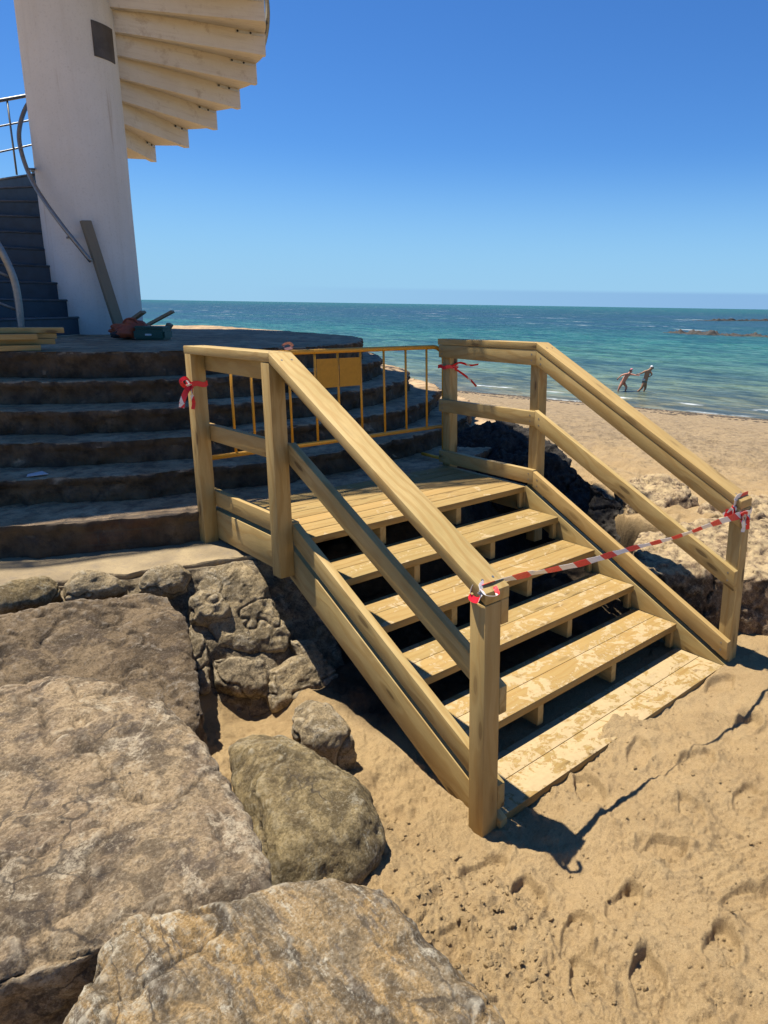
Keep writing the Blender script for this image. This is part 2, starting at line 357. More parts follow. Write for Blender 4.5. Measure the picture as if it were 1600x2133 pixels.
def white_mat():
    N = NT('white_render'); p = N.pos(); s = N.n('ShaderNodeSeparateXYZ'); N.l(p, s.inputs[0])
    st = N.noise(N.vm('MULTIPLY', p, (9, 9, .35)), 1.0, 5, .7); a = N.noise(p, 1.2, 4, .6); d = N.noise(p, 45, 4, .7)
    c = N.mix(N.rng(a, .35, .65), (.76, .72, .65), (.69, .65, .575))
    c = N.mix(N.rng(st, .50, .68, 0, .18), c, (.50, .44, .35)); c = N.mix(N.rng(d, .55, .75, 0, .3), c, (.3, .26, .2))
    c = N.mix(N.rng(N.noise(N.vm('MULTIPLY', p, (14, 14, .5)), 1.0, 3), .66, .74, 0, .4), c, (.38, .27, .16))
    return N.fin(c, .8, N.bump(d, .004, .6), .25)
WHITE = white_mat()
def soffit_mat():
    N = NT('stained_cream_concrete'); g = N.attr('gr'); p = N.pos()
    st = N.noise(N.vm('MULTIPLY', g, (2.0, 26, 26)), 1.0, 5, .7); a = N.noise(p, 1.6, 5, .65)
    c = N.mix(N.rng(a, .35, .65), (.70, .61, .48), (.76, .68, .55))
    c = N.mix(N.rng(st, .50, .70, 0, .30), c, (.42, .32, .20))
    c = N.mix(N.rng(N.noise(p, 5, 5, .75), .56, .72, 0, .45), c, (.30, .18, .08))
    return N.fin(c, .8, N.bump(N.noise(p, 30, 5), .004, .6), .25)
SOFFIT = soffit_mat()
def tape_mat(name='red_white_tape', lo=.485, hi=.515):
    N = NT(name); s = N.n('ShaderNodeSeparateXYZ'); N.l(N.attr('gr'), s.inputs[0])
    v = N.math('ADD', N.math('MULTIPLY', s.outputs[0], 5.0), N.math('MULTIPLY', s.outputs[1], 7.0))
    f = N.math('FRACT', v); m = N.rng(f, lo, hi)
    c = N.mix(m, (.66, .012, .02), (.74, .70, .66))
    w = N.noise(N.attr('gr'), 55, 3, .6)
    return N.fin(c, .35, N.bump(w, .003, .7), .5)
TAPE = tape_mat(); TAPE_RED = tape_mat('mostly_red_tape', .80, .83)

# ------------------------------------------------------------------ ground
def scarp_x(y):
    ys = [-40, -8, -3.2, -2.0, -1.5, -1.2, -.95, -.6, -.2, .9, 1.6, 3, 5, 9, 60]
    xs = [60, 22, 12, 7.2, 5.2, 4.0, 3.2, 2.72, 2.86, 3.35, 4.0, 4.9, 5.2, 4.5, -12]
    return np.interp(y, ys, xs)
def ground_h(x, y, detail=True):
    s = .97*x+.22*y
    beach = -.34-.1148*np.maximum(s-3, 0)
    beach = np.where(s < 3, -.34+.0*s, beach)
    beach = beach + .05*sm(45, 20, s)*vnoise(x*.35, y*.35, seed=3)*np.clip((s-3)/4, 0, 1)
    low = -.87 + .10*sm(-.3, -1.1, x)*sm(-2.3, -1.2, y) + .07*sm(-.1, -.9, x)
    low = low + .22*sm(-1.6, -3.6, y)*sm(.6, -1.4, x)
    # slope of earth under the landing, up to the stone steps
    r = np.hypot(x-1.014, y-5.193)
    bank = -.40-1.3*np.clip((r-4.45), 0, 3)
    low = np.maximum(low, np.where(r < 4.45, -.40, bank))
    low = low - .17*np.exp(-(((x+.55)/.42)**4+((y+.22)/.30)**4))
    if detail:
        low = low + .012*vnoise(x*.9, y*.9, seed=5)
    wob = .10*fbm(x*2.2, y*2.2, o=4, seed=11)
    d = x-scarp_x(y)-wob
    wid = np.where(y < -1.25, .35+(-1.25-y)*.9, .10)
    wid = np.clip(wid, .10, 8)
    m = sm(-.5*wid, .5*wid, d)
    h = low*(1-m)+np.maximum(beach, -9)*m
    h = np.maximum(h, -9)
    h = np.where(np.hypot(x, y) > 250, np.minimum(h, -4.5)*0-5.5, h)
    return h, m, low, s
def pad_cap(x, y, z):
    inx = sm(-.06, .0, x)*sm(2.08, 2.0, x); nn = .16*np.clip(fbm(x*3.5, y*3.5, o=4, seed=97)+.10+.30*sm(1.5, .3, x)*sm(-.1, .5, x), 0, 1); k = inx*sm(-1.775, -1.745, y-nn)*sm(.2, -.2, y)
    z = np.where(k > 0, z*(1-k)+np.minimum(z, -.872)*k, z)
    f = inx*sm(-1.76, -1.80, y)*sm(-2.15, -1.85, y); return z*(1-f)+(np.minimum(z, -.853)*.75+z*.25)*f
prints = []
rp = random.Random(5)
for (px, py, ang, ln) in [(1010, 1800, 20, .25), (1200, 1960, 50, .30), (1380, 1770, -20, .22), (1100, 1870, 60, .26), (1300, 1890, 35, .26), (1230, 1640, 80, .24),
                     (1120, 1640, 60, .22), (1450, 1580, 10, .26), (1500, 2000, 35, .28), (1350, 2080, 50, .26), (1560, 1490, 20, .26), (1440, 1690, 70, .25), (1560, 1650, 30, .27), (1330, 1560, 45, .24), (1560, 1880, 0, .3), (1500, 1420, 10, .26), (930, 2010, 40, .24), (1230, 2100, 70, .26)]:
    q = atz(px, py, -.85); prints.append((q[0], q[1], rad(ang), ln, rp.uniform(.025, .045)))
for i in range(46):
    x = rp.uniform(2.5, 14); y = rp.uniform(-5, 8)
    prints.append((x, y, rp.uniform(0, 3.14), .28, rp.uniform(.02, .04)))
def ground_detail(x, y, m, s):
    D = np.hypot(x-CAM[0], y-CAM[1])
    fade = sm(26, 8, D); near = sm(9, 4, D)
    z = .045*fbm(x*.9, y*.9, o=4, seed=21)*fade+.034*(1-2*np.abs(fbm(x*1.6+.6*y, y*1.1, o=4, seed=27)))*fade*m+.012*np.sin((.55*x-.83*y)*9+2.5*fbm(x*.5, y*.5, o=2, seed=28))*sm(-.2, .35, fbm(x*.35, y*.35, o=2, seed=26))*m*fade + .018*fbm(x*3.1, y*3.1, o=3, seed=23)*near
    mg = sm(3, 6, D)*sm(40, 12, D)*m
    stp2 = fbm(x*1.6, y*1.6, o=4, seed=95, g=.6)*2.5; fr2 = stp2-np.floor(stp2); z = z+.05*mg*(np.floor(stp2)+sm(.36, .64, fr2))/2.5
    ridg = 1-np.abs(fbm(x*2.3+1.5*y, y*2.3, o=4, seed=29))
    z = z + .020*(ridg-.6)*near
    # clods of disturbed sand on the left and by the foot of the stair
    cl = (.35+.65*sm(-.15, .25, fbm(x*1.9, y*1.9, o=3, seed=39)))*sm(-.15, -.42, x+.13*(y+1.8)+.16*fbm(x*3, y*3, o=3, seed=31))*sm(.2, -.6, y)*(1-m)
    cl2 = sm(.15, .5, fbm(x*1.7, y*1.7, o=3, seed=37))*.7
    msk = np.clip(np.maximum(cl, cl2*near), 0, 1)
    d1, i1 = worley(x*19, y*19, 3); d2, i2 = worley(x*40, y*40, 9); d3, i3 = worley(x*9, y*9, 17)
    stp = fbm(x*7+.5*y, y*5, o=4, seed=91, g=.6)*3; fr = stp-np.floor(stp); stp = (np.floor(stp)+sm(.42, .58, fr))/3
    z = z + .013*stp*near*np.clip(.25+msk+sm(.1, .5, fbm(x*1.1, y*1.1, o=3, seed=93))*.9, 0, 1.2)
    cz = .6*.024*np.clip(.62-d1, 0, 1)*(i1 > .35)*1.6 + .010*np.clip(.6-d2, 0, 1)*1.5*(i2 > .3) + .035*np.clip(.5-d3, 0, 1)*(i3 > .7)*1.4
    z = z + msk*cz*near
    z = z + msk*.012*fbm(x*11, y*11, o=3, seed=41)*near
    z = z + .0045*fbm(x*20, y*20, o=3, seed=43)*near + .010*np.clip(fbm(x*6.5, y*6.5, o=4, seed=47)-.15, 0, 1)*near
    for (fx, fy, an, ln, dp) in prints:
        dx = x-fx; dy = y-fy
        k = (np.abs(dx) < .45) & (np.abs(dy) < .45)
        if not k.any(): continue
        a = dx[k]*math.cos(an)+dy[k]*math.sin(an); b = -dx[k]*math.sin(an)+dy[k]*math.cos(an)
        b = b+.03*np.sin(a*9)
        wd = .052+.012*np.cos(a/ln*5)
        q = np.hypot(a/(ln*.5), b/wd)+.22*vnoise(x[k]*11, y[k]*11, seed=51)+.12*vnoise(x[k]*30, y[k]*30, seed=52)
        z[k] += -dp*sm(1.08, .88, q)*np.clip(.62+.42*a/(ln*.5)+.2*vnoise(x[k]*9, y[k]*9, seed=53), .1, 1.3) + (.35*dp)*np.exp(-((q-1.3)/.22)**2)*(.3+1.1*vnoise(x[k]*14, y[k]*14, seed=55))
    # shallow scraped ripples at the right
    rx = .5; ry = -2.65
    a = (x-rx)*.42+(y-ry)*.9; w = np.exp(-(((x-rx)/.5)**2+((y-ry)/.22)**2))
    z = z + .005*w*np.sin(a*190+3*vnoise(x*5, y*5, seed=61))
    return z
def build_ground():
    az = np.concatenate([np.radians(np.arange(-178, 4, 3.0)), np.radians(np.linspace(4, 72, 640)), np.radians(np.arange(74, 182, 3.0))])
    rr = np.concatenate([[.02, .15, .35], np.geomspace(.55, 60, 1120), np.geomspace(64, 9000, 16)])
    A, Rr = np.meshgrid(az, rr, indexing='ij'); x = CAM[0]+Rr*np.sin(A); y = CAM[1]+Rr*np.cos(A)
    h, m, low, s = ground_h(x.ravel(), y.ravel()); xf, yf = x.ravel(), y.ravel()
    h = h+ground_detail(xf, yf, m, s); h = pad_cap(xf, yf, h)
    shade_tone = np.clip(4*m*(1-m), 0, 1)*sm(-1.15, -.8, yf)
    shade_tone = np.maximum(shade_tone, (1-m)*sm(-.06, .3, xf+.02*fbm(xf*5, yf*5, seed=2))*sm(-.35, .2, yf)*0)
    dk = (1-m)*sm(1.9, 2.3, xf)*sm(-.75, -.35, yf); und = (1-m)*sm(-.08, .1, xf)*sm(-1.1, -.7, yf)  # shaded ground right of the landing and under the stairs, painted dark too
    shade_tone = np.clip(np.maximum(np.maximum(shade_tone, dk), und*.9), 0, 1)
    h = h + shade_tone*.05*fbm(xf*6, yf*6, h*6, o=4, seed=71)
    wet = sm(-3.35, -3.75, h)*sm(10, 20, s)
    far = sm(3, 12, s)
    n1, n2 = A.shape; idx = np.arange(n1*n2).reshape(n1, n2)
    a, b, c, d = idx[:-1, :-1], idx[1:, :-1], idx[1:, 1:], idx[:-1, 1:]
    quads = np.stack([a, d, c, b], -1).reshape(-1, 4)
    me = bpy.data.meshes.new('ground'); me.vertices.add(n1*n2); me.vertices.foreach_set('co', np.stack([xf, yf, h], 1).ravel())
    me.loops.add(len(quads)*4); me.loops.foreach_set('vertex_index', quads.ravel().astype(np.int32))
    me.polygons.add(len(quads)); me.polygons.foreach_set('loop_start', np.arange(0, len(quads)*4, 4, dtype=np.int32))
    at = me.attributes.new('shade_tone', 'FLOAT_VECTOR', 'POINT'); at.data.foreach_set('vector', np.stack([shade_tone, wet, far], 1).ravel())
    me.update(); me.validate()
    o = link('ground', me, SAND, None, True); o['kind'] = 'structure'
build_ground()
def gz(x, y):
    X = np.array([float(x)]); Y = np.array([float(y)]); h, m, l, s = ground_h(X, Y); return float((h+ground_detail(X, Y, m, s))[0])

# ------------------------------------------------------------------ sea
SEA = -3.9
def sea_mat():
    N = NT('sea_water'); p = N.pos(); s = N.n('ShaderNodeSeparateXYZ'); N.l(p, s.inputs[0])
    S = N.math('ADD', N.math('MULTIPLY', s.outputs[0], .97), N.math('MULTIPLY', s.outputs[1], .22))
    wob = N.noise(N.vm('MULTIPLY', p, (1, .35, 1)), .03, 5, .6)
    L = N.math('LOGARITHM', N.math('MAXIMUM', N.math('ADD', S, N.math('MULTIPLY', N.math('SUBTRACT', wob, .5), 14.0)), 20.0), 10.0)
    t = N.rng(L, 1.48, 3.4)
    c = N.ramp(t, [(0.0, (.23, .17, .08)), (.05, (.16, .165, .09)), (.12, (.11, .165, .105)), (.20, (.06, .17, .12)), (.30, (.022, .135, .11)), (.38, (.012, .080, .078)), (.56, (.008, .046, .055)), (.72, (.006, .066, .05)), (.86, (.006, .10, .054)), (1.0, (.008, .12, .065))])
    pat = N.noise(N.vm('MULTIPLY', p, (1, .30, 1)), .022, 5, .6, .4)
    dm = N.math('MULTIPLY', N.rng(pat, .50, .60, 0, .65, True), N.rng(L, 1.95, 2.1))
    c = N.mix(dm, c, (.018, .050, .095))
    # streaks of waves, their glints and dark sides painted into the colour
    w1 = N.noise(N.vm('MULTIPLY', p, (.9, .28, 1)), 1.6, 5, .65, .3)
    c = N.mix(N.rng(w1, .47, .56, 0, .72), c, N.mix(.75, c, (.004, .03, .04)))
    c = N.mix(N.rng(w1, .46, .36, 0, .55), c, (.15, .22, .20))
    w2 = N.noise(N.vm('MULTIPLY', p, (.09, .025, 1)), 1.0, 5, .65, .3)
    w3 = N.noise(N.vm('MULTIPLY', p, (.30, .10, 1)), 1.0, 5, .7, .3)
    c = N.mix(N.rng(w3, .48, .57, 0, .72), c, N.mix(.75, c, (.004, .028, .045))); c = N.mix(N.rng(w3, .45, .38, 0, .3), c, (.10, .19, .18))
    c = N.mix(N.rng(w2, .45, .60, 0, .5), c, N.mix(.6, c, (.01, .035, .07)))
    # foam: swash line and a small breaking wave, plus whitecaps far out
    fo = N.noise(p, 1.4, 5, .7); fo2 = N.noise(N.vm('MULTIPLY', p, (.2, .12, 1)), 1.0, 3, .5)
    Sw = N.math('ADD', S, N.math('MULTIPLY', N.math('SUBTRACT', fo2, .5), 3.0))
    band = N.math('MULTIPLY', N.rng(N.math('ABSOLUTE', N.math('SUBTRACT', Sw, 37.3)), .42, .12, 0, 1, True), N.rng(N.noise(N.vm('MULTIPLY', p, (.3, .3, 1)), 1, 2), .47, .56))
    band2 = N.math('MULTIPLY', N.rng(N.math('ABSOLUTE', N.math('SUBTRACT', Sw, 34.4)), .35, .1, 0, .7, True), N.rng(fo2, .48, .56))
    cap = N.noise(N.vm('MULTIPLY', p, (.10, .030, 1)), 1.0, 6, .72); capm = N.math('MULTIPLY', N.rng(cap, .63, .655, 0, .8), N.rng(L, 2.1, 2.3))
    f = N.math('MULTIPLY', N.math('MAXIMUM', band, band2), N.rng(fo, .38, .55)); f = N.math('MAXIMUM', f, capm)
    c = N.mix(f, c, (.6, .62, .6))
    h1 = N.noise(N.vm('MULTIPLY', p, (1, .45, 1)), 2.4, 4, .6); h2 = N.noise(N.vm('MULTIPLY', p, (1, .4, 1)), .35, 4, .6)
    nrm = N.bump(h2, 1.0, .8); nrm = N.bump(h1, .22, .9, nrm)
    return N.fin(c, .33, nrm, .07)
def build_sea():
    # one sheet; finer towards the shore, gently waved
    az = np.concatenate([np.radians(np.arange(-178, 4, 3.0)), np.radians(np.linspace(4, 78, 260)), np.radians(np.arange(80, 182, 3.0))])
    rr = np.concatenate([[12], np.geomspace(25, 260, 420), np.geomspace(270, 40000, 60)])
    A, Rr = np.meshgrid(az, rr, indexing='ij'); x = CAM[0]+Rr*np.sin(A); y = CAM[1]+Rr*np.cos(A); xf, yf = x.ravel(), y.ravel()
    s = .97*xf+.22*yf; D = Rr.ravel()
    z = SEA + sm(34, 44, s)*sm(400, 120, D)*(.07*fbm(xf*.35, yf*.12, o=3, seed=81)+.035*fbm(xf*1.3, yf*.5, o=2, seed=83))
    z = z - 2.2*sm(24, 12, s)*sm(200, 120, D)
    n1, n2 = A.shape; idx = np.arange(n1*n2).reshape(n1, n2)
    a, b, c, d = idx[:-1, :-1], idx[1:, :-1], idx[1:, 1:], idx[:-1, 1:]
    quads = np.stack([a, d, c, b], -1).reshape(-1, 4)
    me = bpy.data.meshes.new('sea'); me.vertices.add(n1*n2); me.vertices.foreach_set('co', np.stack([xf, yf, z], 1).ravel())
    me.loops.add(len(quads)*4); me.loops.foreach_set('vertex_index', quads.ravel().astype(np.int32))
    me.polygons.add(len(quads)); me.polygons.foreach_set('loop_start', np.arange(0, len(quads)*4, 4, dtype=np.int32))
    me.update(); me.validate()
    o = link('sea', me, sea_mat(), None, True); o['kind'] = 'structure'
build_sea()

# ------------------------------------------------------------------ rocks
def rockify(hull_pts, voxel=.02, amp=.03, seed=1, smooth=6, fine=1.0, strata=None):
    bm = bmesh.new()
    for p in hull_pts: bm.verts.new(tuple(p))
    r = bmesh.ops.convex_hull(bm, input=bm.verts[:])
    bmesh.ops.delete(bm, geom=[v for v in bm.verts if not v.link_faces], context='VERTS')
    me = bpy.data.meshes.new('hull'); bm.to_mesh(me); bm.free()
    me = evaluate(me, [('REMESH', dict(mode='VOXEL', voxel_size=voxel)), ('SMOOTH', dict(factor=.6, iterations=smooth))])
    n = len(me.vertices); c = np.empty(n*3); me.vertices.foreach_get('co', c); c = c.reshape(-1, 3)
    nr = np.empty(n*3); me.vertices.foreach_get('normal', nr); nr = nr.reshape(-1, 3)
    x, y, z = c.T; f = 1/max(.25, amp*12)
    ch = fbm(x*4.5, y*4.5, z*4.5, o=4, seed=seed+5, g=.55)*3.2; ch = (np.floor(ch)+sm(.38, .62, ch-np.floor(ch)))/3.2
    d = amp*.8*fbm(x*2.2, y*2.2, z*2.2, o=2, seed=seed) + amp*.75*ch*fine + amp*.30*fbm(x*19, y*19, z*19, o=3, seed=seed+9)*fine - amp*.5*np.clip(fbm(x*13, y*13, z*13, o=2, seed=seed+19)-.45, 0, 1)*fine*2
    d = d - amp*.9*np.exp(-(fbm(x*1.7, y*1.7, z*1.7, o=4, seed=seed+23)/.022)**2)
    if strata is not None:
        q = x*strata[0]+y*strata[1]+z*strata[2]+.06*fbm(x*3, y*3, z*3, o=2, seed=seed+13)
        w = np.abs(((q/strata[3]) % 1)-.5); d = d-strata[4]*np.exp(-(w/.06)**2)*np.clip(vnoise(q*3, x*2, seed=seed+4)+.7, 0, 1)
    c = c+nr*d[:, None]; me.vertices.foreach_set('co', c.ravel()); me.update(); return me
def outline_rock(name, pts, P0, nrm, mat, depth=.5, bulge=.05, inset=.8, bscale=.92, seed=1, voxel=.02, amp=.03, parent=None, down=(0, 0, -1), strata=None, smooth=6, boff=(0, 0, 0), mid=None):
    """outline as seen in the photograph laid on the rock's own top plane; the body goes down from it"""
    T = np.array([atp(px, py, P0, np.array(nrm, float)) for px, py in pts]); c = T.mean(0)
    nn = np.array(nrm, float); nn /= np.linalg.norm(nn)
    H = list(T) + [c+(t-c)*inset+nn*bulge for t in T]
    dn = np.array(down, float)
    H += [c+(t-c)*bscale+dn*depth+np.array(boff) for t in T]
    if mid: H += [c+(t-c)*mid[0]+dn*depth*mid[1] for t in T]
    me = rockify(H, voxel, amp, seed, smooth, strata=strata)
    o = link(name, me, mat, parent, True)
    if parent is None: base_origin(o)
    return o
o = outline_rock('boulder', [(-160, 1470), (0, 1428), (110, 1412), (230, 1420), (345, 1455), (450, 1580), (510, 1670), (560, 1800), (566, 1862), (300, 1895), (225, 1935), (60, 2035), (-120, 2090), (-260, 1800)],
    (-1.4, -1.2, -.27), (.02, -.10, 1), R_PINK, depth=.62, bulge=.03, inset=.90, bscale=.78, seed=3, voxel=.0130, amp=.019, strata=(.9, .25, .1, .33, .012), smooth=3)
label(o, 'largest flat-topped boulder, pinkish brown with small pits, at the left edge below the dark slab', 'boulder', 'boulders beside the wooden stairs')
o = outline_rock('boulder', [(238, 1905), (330, 1893), (460, 1890), (580, 1872), (625, 1845), (700, 1838), (790, 1862), (870, 1930), (950, 2010), (1000, 2080), (1075, 2180), (1000, 2330), (600, 2420), (60, 2400), (90, 2200), (180, 2040)],
    (-1.25, -2.3, -.33), (-.03, -.05, 1), R_ORANGE, depth=.55, bulge=.035, inset=.88, bscale=.96, seed=9, voxel=.0115, amp=.018, strata=(.75, .66, 0, .21, .012), smooth=3)
label(o, 'ochre streaked boulder with white crusted edge, nearest the camera at the bottom', 'boulder', 'boulders beside the wooden stairs')
o = outline_rock('boulder', [(-120, 1300), (0, 1282), (150, 1246), (270, 1236), (350, 1240), (388, 1300), (405, 1400), (430, 1480), (400, 1540), (200, 1560), (-120, 1600)],
    (-.78, .48, -.27), (.05, -.36, 1), R_DARK, depth=.42, bulge=.02, inset=.9, bscale=.9, seed=15, voxel=.014, amp=.020, strata=(.2, .97, -.2, .62, .010), smooth=3)
label(o, 'dark grey-brown slab boulder leaning against the rubble wall behind the largest boulder', 'boulder', 'boulders beside the wooden stairs')
o = outline_rock('boulder', [(472, 1550), (520, 1528), (600, 1532), (690, 1590), (770, 1660), (806, 1720), (795, 1790), (740, 1835), (650, 1850), (575, 1850), (530, 1780), (500, 1680)],
    (-.8, -1.2, -.62), (.05, -.25, 1), R_OLIVE, depth=.34, bulge=.10, inset=.66, bscale=.85, seed=22, voxel=.012, amp=.017, smooth=12)
label(o, 'rounded olive-grey boulder half sunk in the sand between the big boulders and the stair', 'boulder', 'boulders beside the wooden stairs')
o = outline_rock('boulder', [(608, 1475), (640, 1455), (690, 1462), (735, 1510), (748, 1545), (700, 1560), (640, 1545), (606, 1520)],
    (-.45, -.8, -.62), (.0, -.35, 1), R_TAN, depth=.25, bulge=.05, inset=.7, bscale=.9, seed=27, voxel=.010, amp=.018, smooth=10)
label(o, 'small sandy tan boulder at the foot of the rubble wall, beside the shadow', 'boulder', 'boulders beside the wooden stairs')
# large sand-topped rock right of the stair
o = outline_rock('boulder', [(1308, 1150), (1330, 1112), (1400, 1100), (1500, 1085), (1640, 1075), (1800, 1110), (1800, 1220), (1600, 1195), (1470, 1200), (1370, 1195), (1320, 1185)],
    (2.55, -.85, -.36), (-.05, -.1, 1), R_BANKR, depth=.62, bulge=.04, inset=.8, bscale=.97, seed=33, voxel=.018, amp=.04, smooth=9)
label(o, 'broad brown rock with sand-dusted top seen through the right railing', 'rock')
for i, (pts, P0) in enumerate([([(1285, 1020), (1350, 992), (1425, 1008), (1452, 1045), (1390, 1078), (1310, 1068)], (4.0, .3, -.30)), ([(1440, 1062), (1500, 1035), (1600, 1025), (1680, 1045), (1680, 1095), (1520, 1100)], (3.9, -.5, -.30))]):
    o = outline_rock('boulder', pts, P0, (-.1, -.1, 1), R_BANKR, depth=.40, bulge=.06, inset=.7, bscale=1.0, seed=36+i, voxel=.02, amp=.05, smooth=5)
    label(o, ['sand-dusted low boulder behind the broad brown rock, nearer the dark bank', 'sand-dusted low boulder behind the broad brown rock, toward the right edge'][i], 'rock')
# dark rocks beside the landing
for i, (pts, P0, nv) in enumerate([([(948, 905), (985, 880), (1060, 885), (1110, 925), (1120, 1000), (1060, 1000), (990, 990), (948, 970)], (2.6, 1.2, -.20), (-.3, -.45, 1)),
                ([(1030, 872), (1085, 880), (1150, 925), (1190, 962), (1150, 1000), (1090, 960)], (3.3, 1.5, -.16), (-.3, -.45, 1)),
                ([(1118, 930), (1165, 945), (1215, 985), (1262, 1030), (1275, 1110), (1235, 1130), (1160, 1070), (1112, 1000)], (2.95, .55, -.28), (-.7, -.5, .6)),
                ([(1225, 1000), (1262, 1018), (1300, 1052), (1322, 1110), (1322, 1185), (1270, 1180), (1215, 1110)], (2.75, .0, -.38), (-.7, -.5, .6))]):
    o = outline_rock('rock', pts, P0, nv, R_BLACK, depth=.5, bulge=.05, inset=.75, bscale=1.0, seed=40+i, voxel=.016, amp=.05)
    label(o, ['near-black wet rock right beside the landing post', 'black rock behind the landing, at the edge of the sunlit sand',
              'black rock face under the middle rail, below the cut sand edge', 'dark rock wedged next to the broad brown rock'][i], 'rock', 'dark rocks in the shade right of the landing')

# ------------------------------------------------------------------ terrace of stone steps
CX, CY = 1.014, 5.193
def outline(R, n, back=9.4, a0=180, a1=360):
    pts = []
    if a0 == 180: pts += [(-1, 0, t) for t in np.linspace(back-CY, .02, 60)]
    na = n
    out = []; nor = []
    if a0 == 180:
        for t in np.linspace(back, CY+.02, 50): out.append((CX-R, t)); nor.append((-1, 0))
    for a in np.radians(np.linspace(a0, a1, na)): out.append((CX+R*math.cos(a), CY+R*math.sin(a))); nor.append((math.cos(a), math.sin(a)))
    if a1 == 360:
        for t in np.linspace(CY+.02, back, 50): out.append((CX+R, t)); nor.append((1, 0))
    return np.array(out), np.array(nor)
def tier(name, parent, R, Rin, z, zb, seed, mat=STEP, n=620, a0=180, a1=360, rough=.022, nose=.03):
    prof = []                                   # (offset from R, z)
    for t in np.linspace(0, 1, 9): prof.append((-(R-Rin)*(1-t)-.018*t, z))
    prof += [(-.006, z-.004), (.0, z-.014), (0, z-.03), (-.004, z-.045)]
    for t in np.linspace(.0, 1, 9)[1:]: prof.append((-.022, z-.045+(zb-z+.045-.05)*t))
    base, nor = outline(R, n, a0=a0, a1=a1); m = len(prof)
    V = np.zeros((len(base), m, 3)); G = np.zeros((len(base), m, 3))
    arc = np.concatenate([[0], np.cumsum(np.hypot(*np.diff(base, axis=0).T))])
    er = nose*np.clip(fbm(arc*1.3, arc*0+seed, o=4, seed=seed), -.5, 1) + .35*nose*fbm(arc*9, arc*0, o=3, seed=seed+3)
    for j, (o_, zz) in enumerate(prof):
        k = 1.0 if j >= 8 else max(0, (j-5)/3)
        x = base[:, 0]+nor[:, 0]*(o_-er*k); y = base[:, 1]+nor[:, 1]*(o_-er*k)
        if j >= 9:
            dd = rough*fbm(x*6, y*6, np.full_like(x, zz*6), o=4, seed=seed+7)+ rough*.6*fbm(x*17, y*17, np.full_like(x, zz*17), o=2, seed=seed+8)
            x = x+nor[:, 0]*dd; y = y+nor[:, 1]*dd; zz2 = zz
        else:
            zz2 = zz+.006*fbm(x*3, y*3, o=4, seed=seed+1)-.010*np.clip(fbm(arc*5, arc*0, o=3, seed=seed+2), 0, 1)*(j >= 7)
        V[:, j, 0] = x; V[:, j, 1] = y; V[:, j, 2] = zz2
        G[:, j, 0] = arc; G[:, j, 1] = zz; G[:, j, 2] = 0
    L = len(base); idx = np.arange(L*m).reshape(L, m)
    F_ = [(int(idx[i, j]), int(idx[i+1, j]), int(idx[i+1, j+1]), int(idx[i, j+1])) for i in range(L-1) for j in range(m-1)]
    # close the ends and the underside so that each step is solid
    v = V.reshape(-1, 3).tolist(); g = G.reshape(-1, 3).tolist()
    fi = []
    for i in range(L):
        fi.append(len(v)); q = V[i, 0].copy(); q[2] = zb-.02; v.append(list(q)); g.append([arc[i], zb, 0])
    for i in range(L-1):
        F_.append((fi[i], fi[i+1], int(idx[i+1, 0]), int(idx[i, 0]))); F_.append((int(idx[i, m-1]), int(idx[i+1, m-1]), fi[i+1], fi[i]))
    F_.append(tuple([int(k) for k in idx[0]]+[fi[0]])); F_.append(tuple([int(k) for k in idx[L-1][::-1]]+[fi[L-1]][::1]))
    me = mesh_from(v, F_); at = me.attributes.new('gr', 'FLOAT_VECTOR', 'POINT'); at.data.foreach_set('vector', np.array(g).ravel())
    smooth_angle(me, 50)
    return link(name, me, mat, parent)
ter = empty('stone_terrace', (CX, CY, -.22), 'round terrace of worn concrete and brick steps in the shade behind the wooden stairs', 'terrace')
TR = [(4.33, -.0), (3.851, .18), (3.46, .36), (3.13, .545), (2.80, .74), (2.62, .953)]
RR = [4.33, 3.851, 3.46, 3.12, 2.78, 2.55]
ZZ = [-.005, .18, .36, .545, .735, .95]
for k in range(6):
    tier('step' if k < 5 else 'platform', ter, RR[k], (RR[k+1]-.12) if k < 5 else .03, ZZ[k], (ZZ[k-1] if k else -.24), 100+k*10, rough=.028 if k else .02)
# ledge path at the foot of the steps
ang1 = math.degrees(math.atan2(-1, -.21))   # just under the wooden landing
led = tier('concrete_ledge', None, 4.80, 4.25, -.222, -.34, 190, LEDGE, n=620, a0=180.001, a1=360-101.3, rough=.012, nose=.05)
label(led, 'narrow sandy concrete ledge running along the foot of the stone steps', 'ledge')
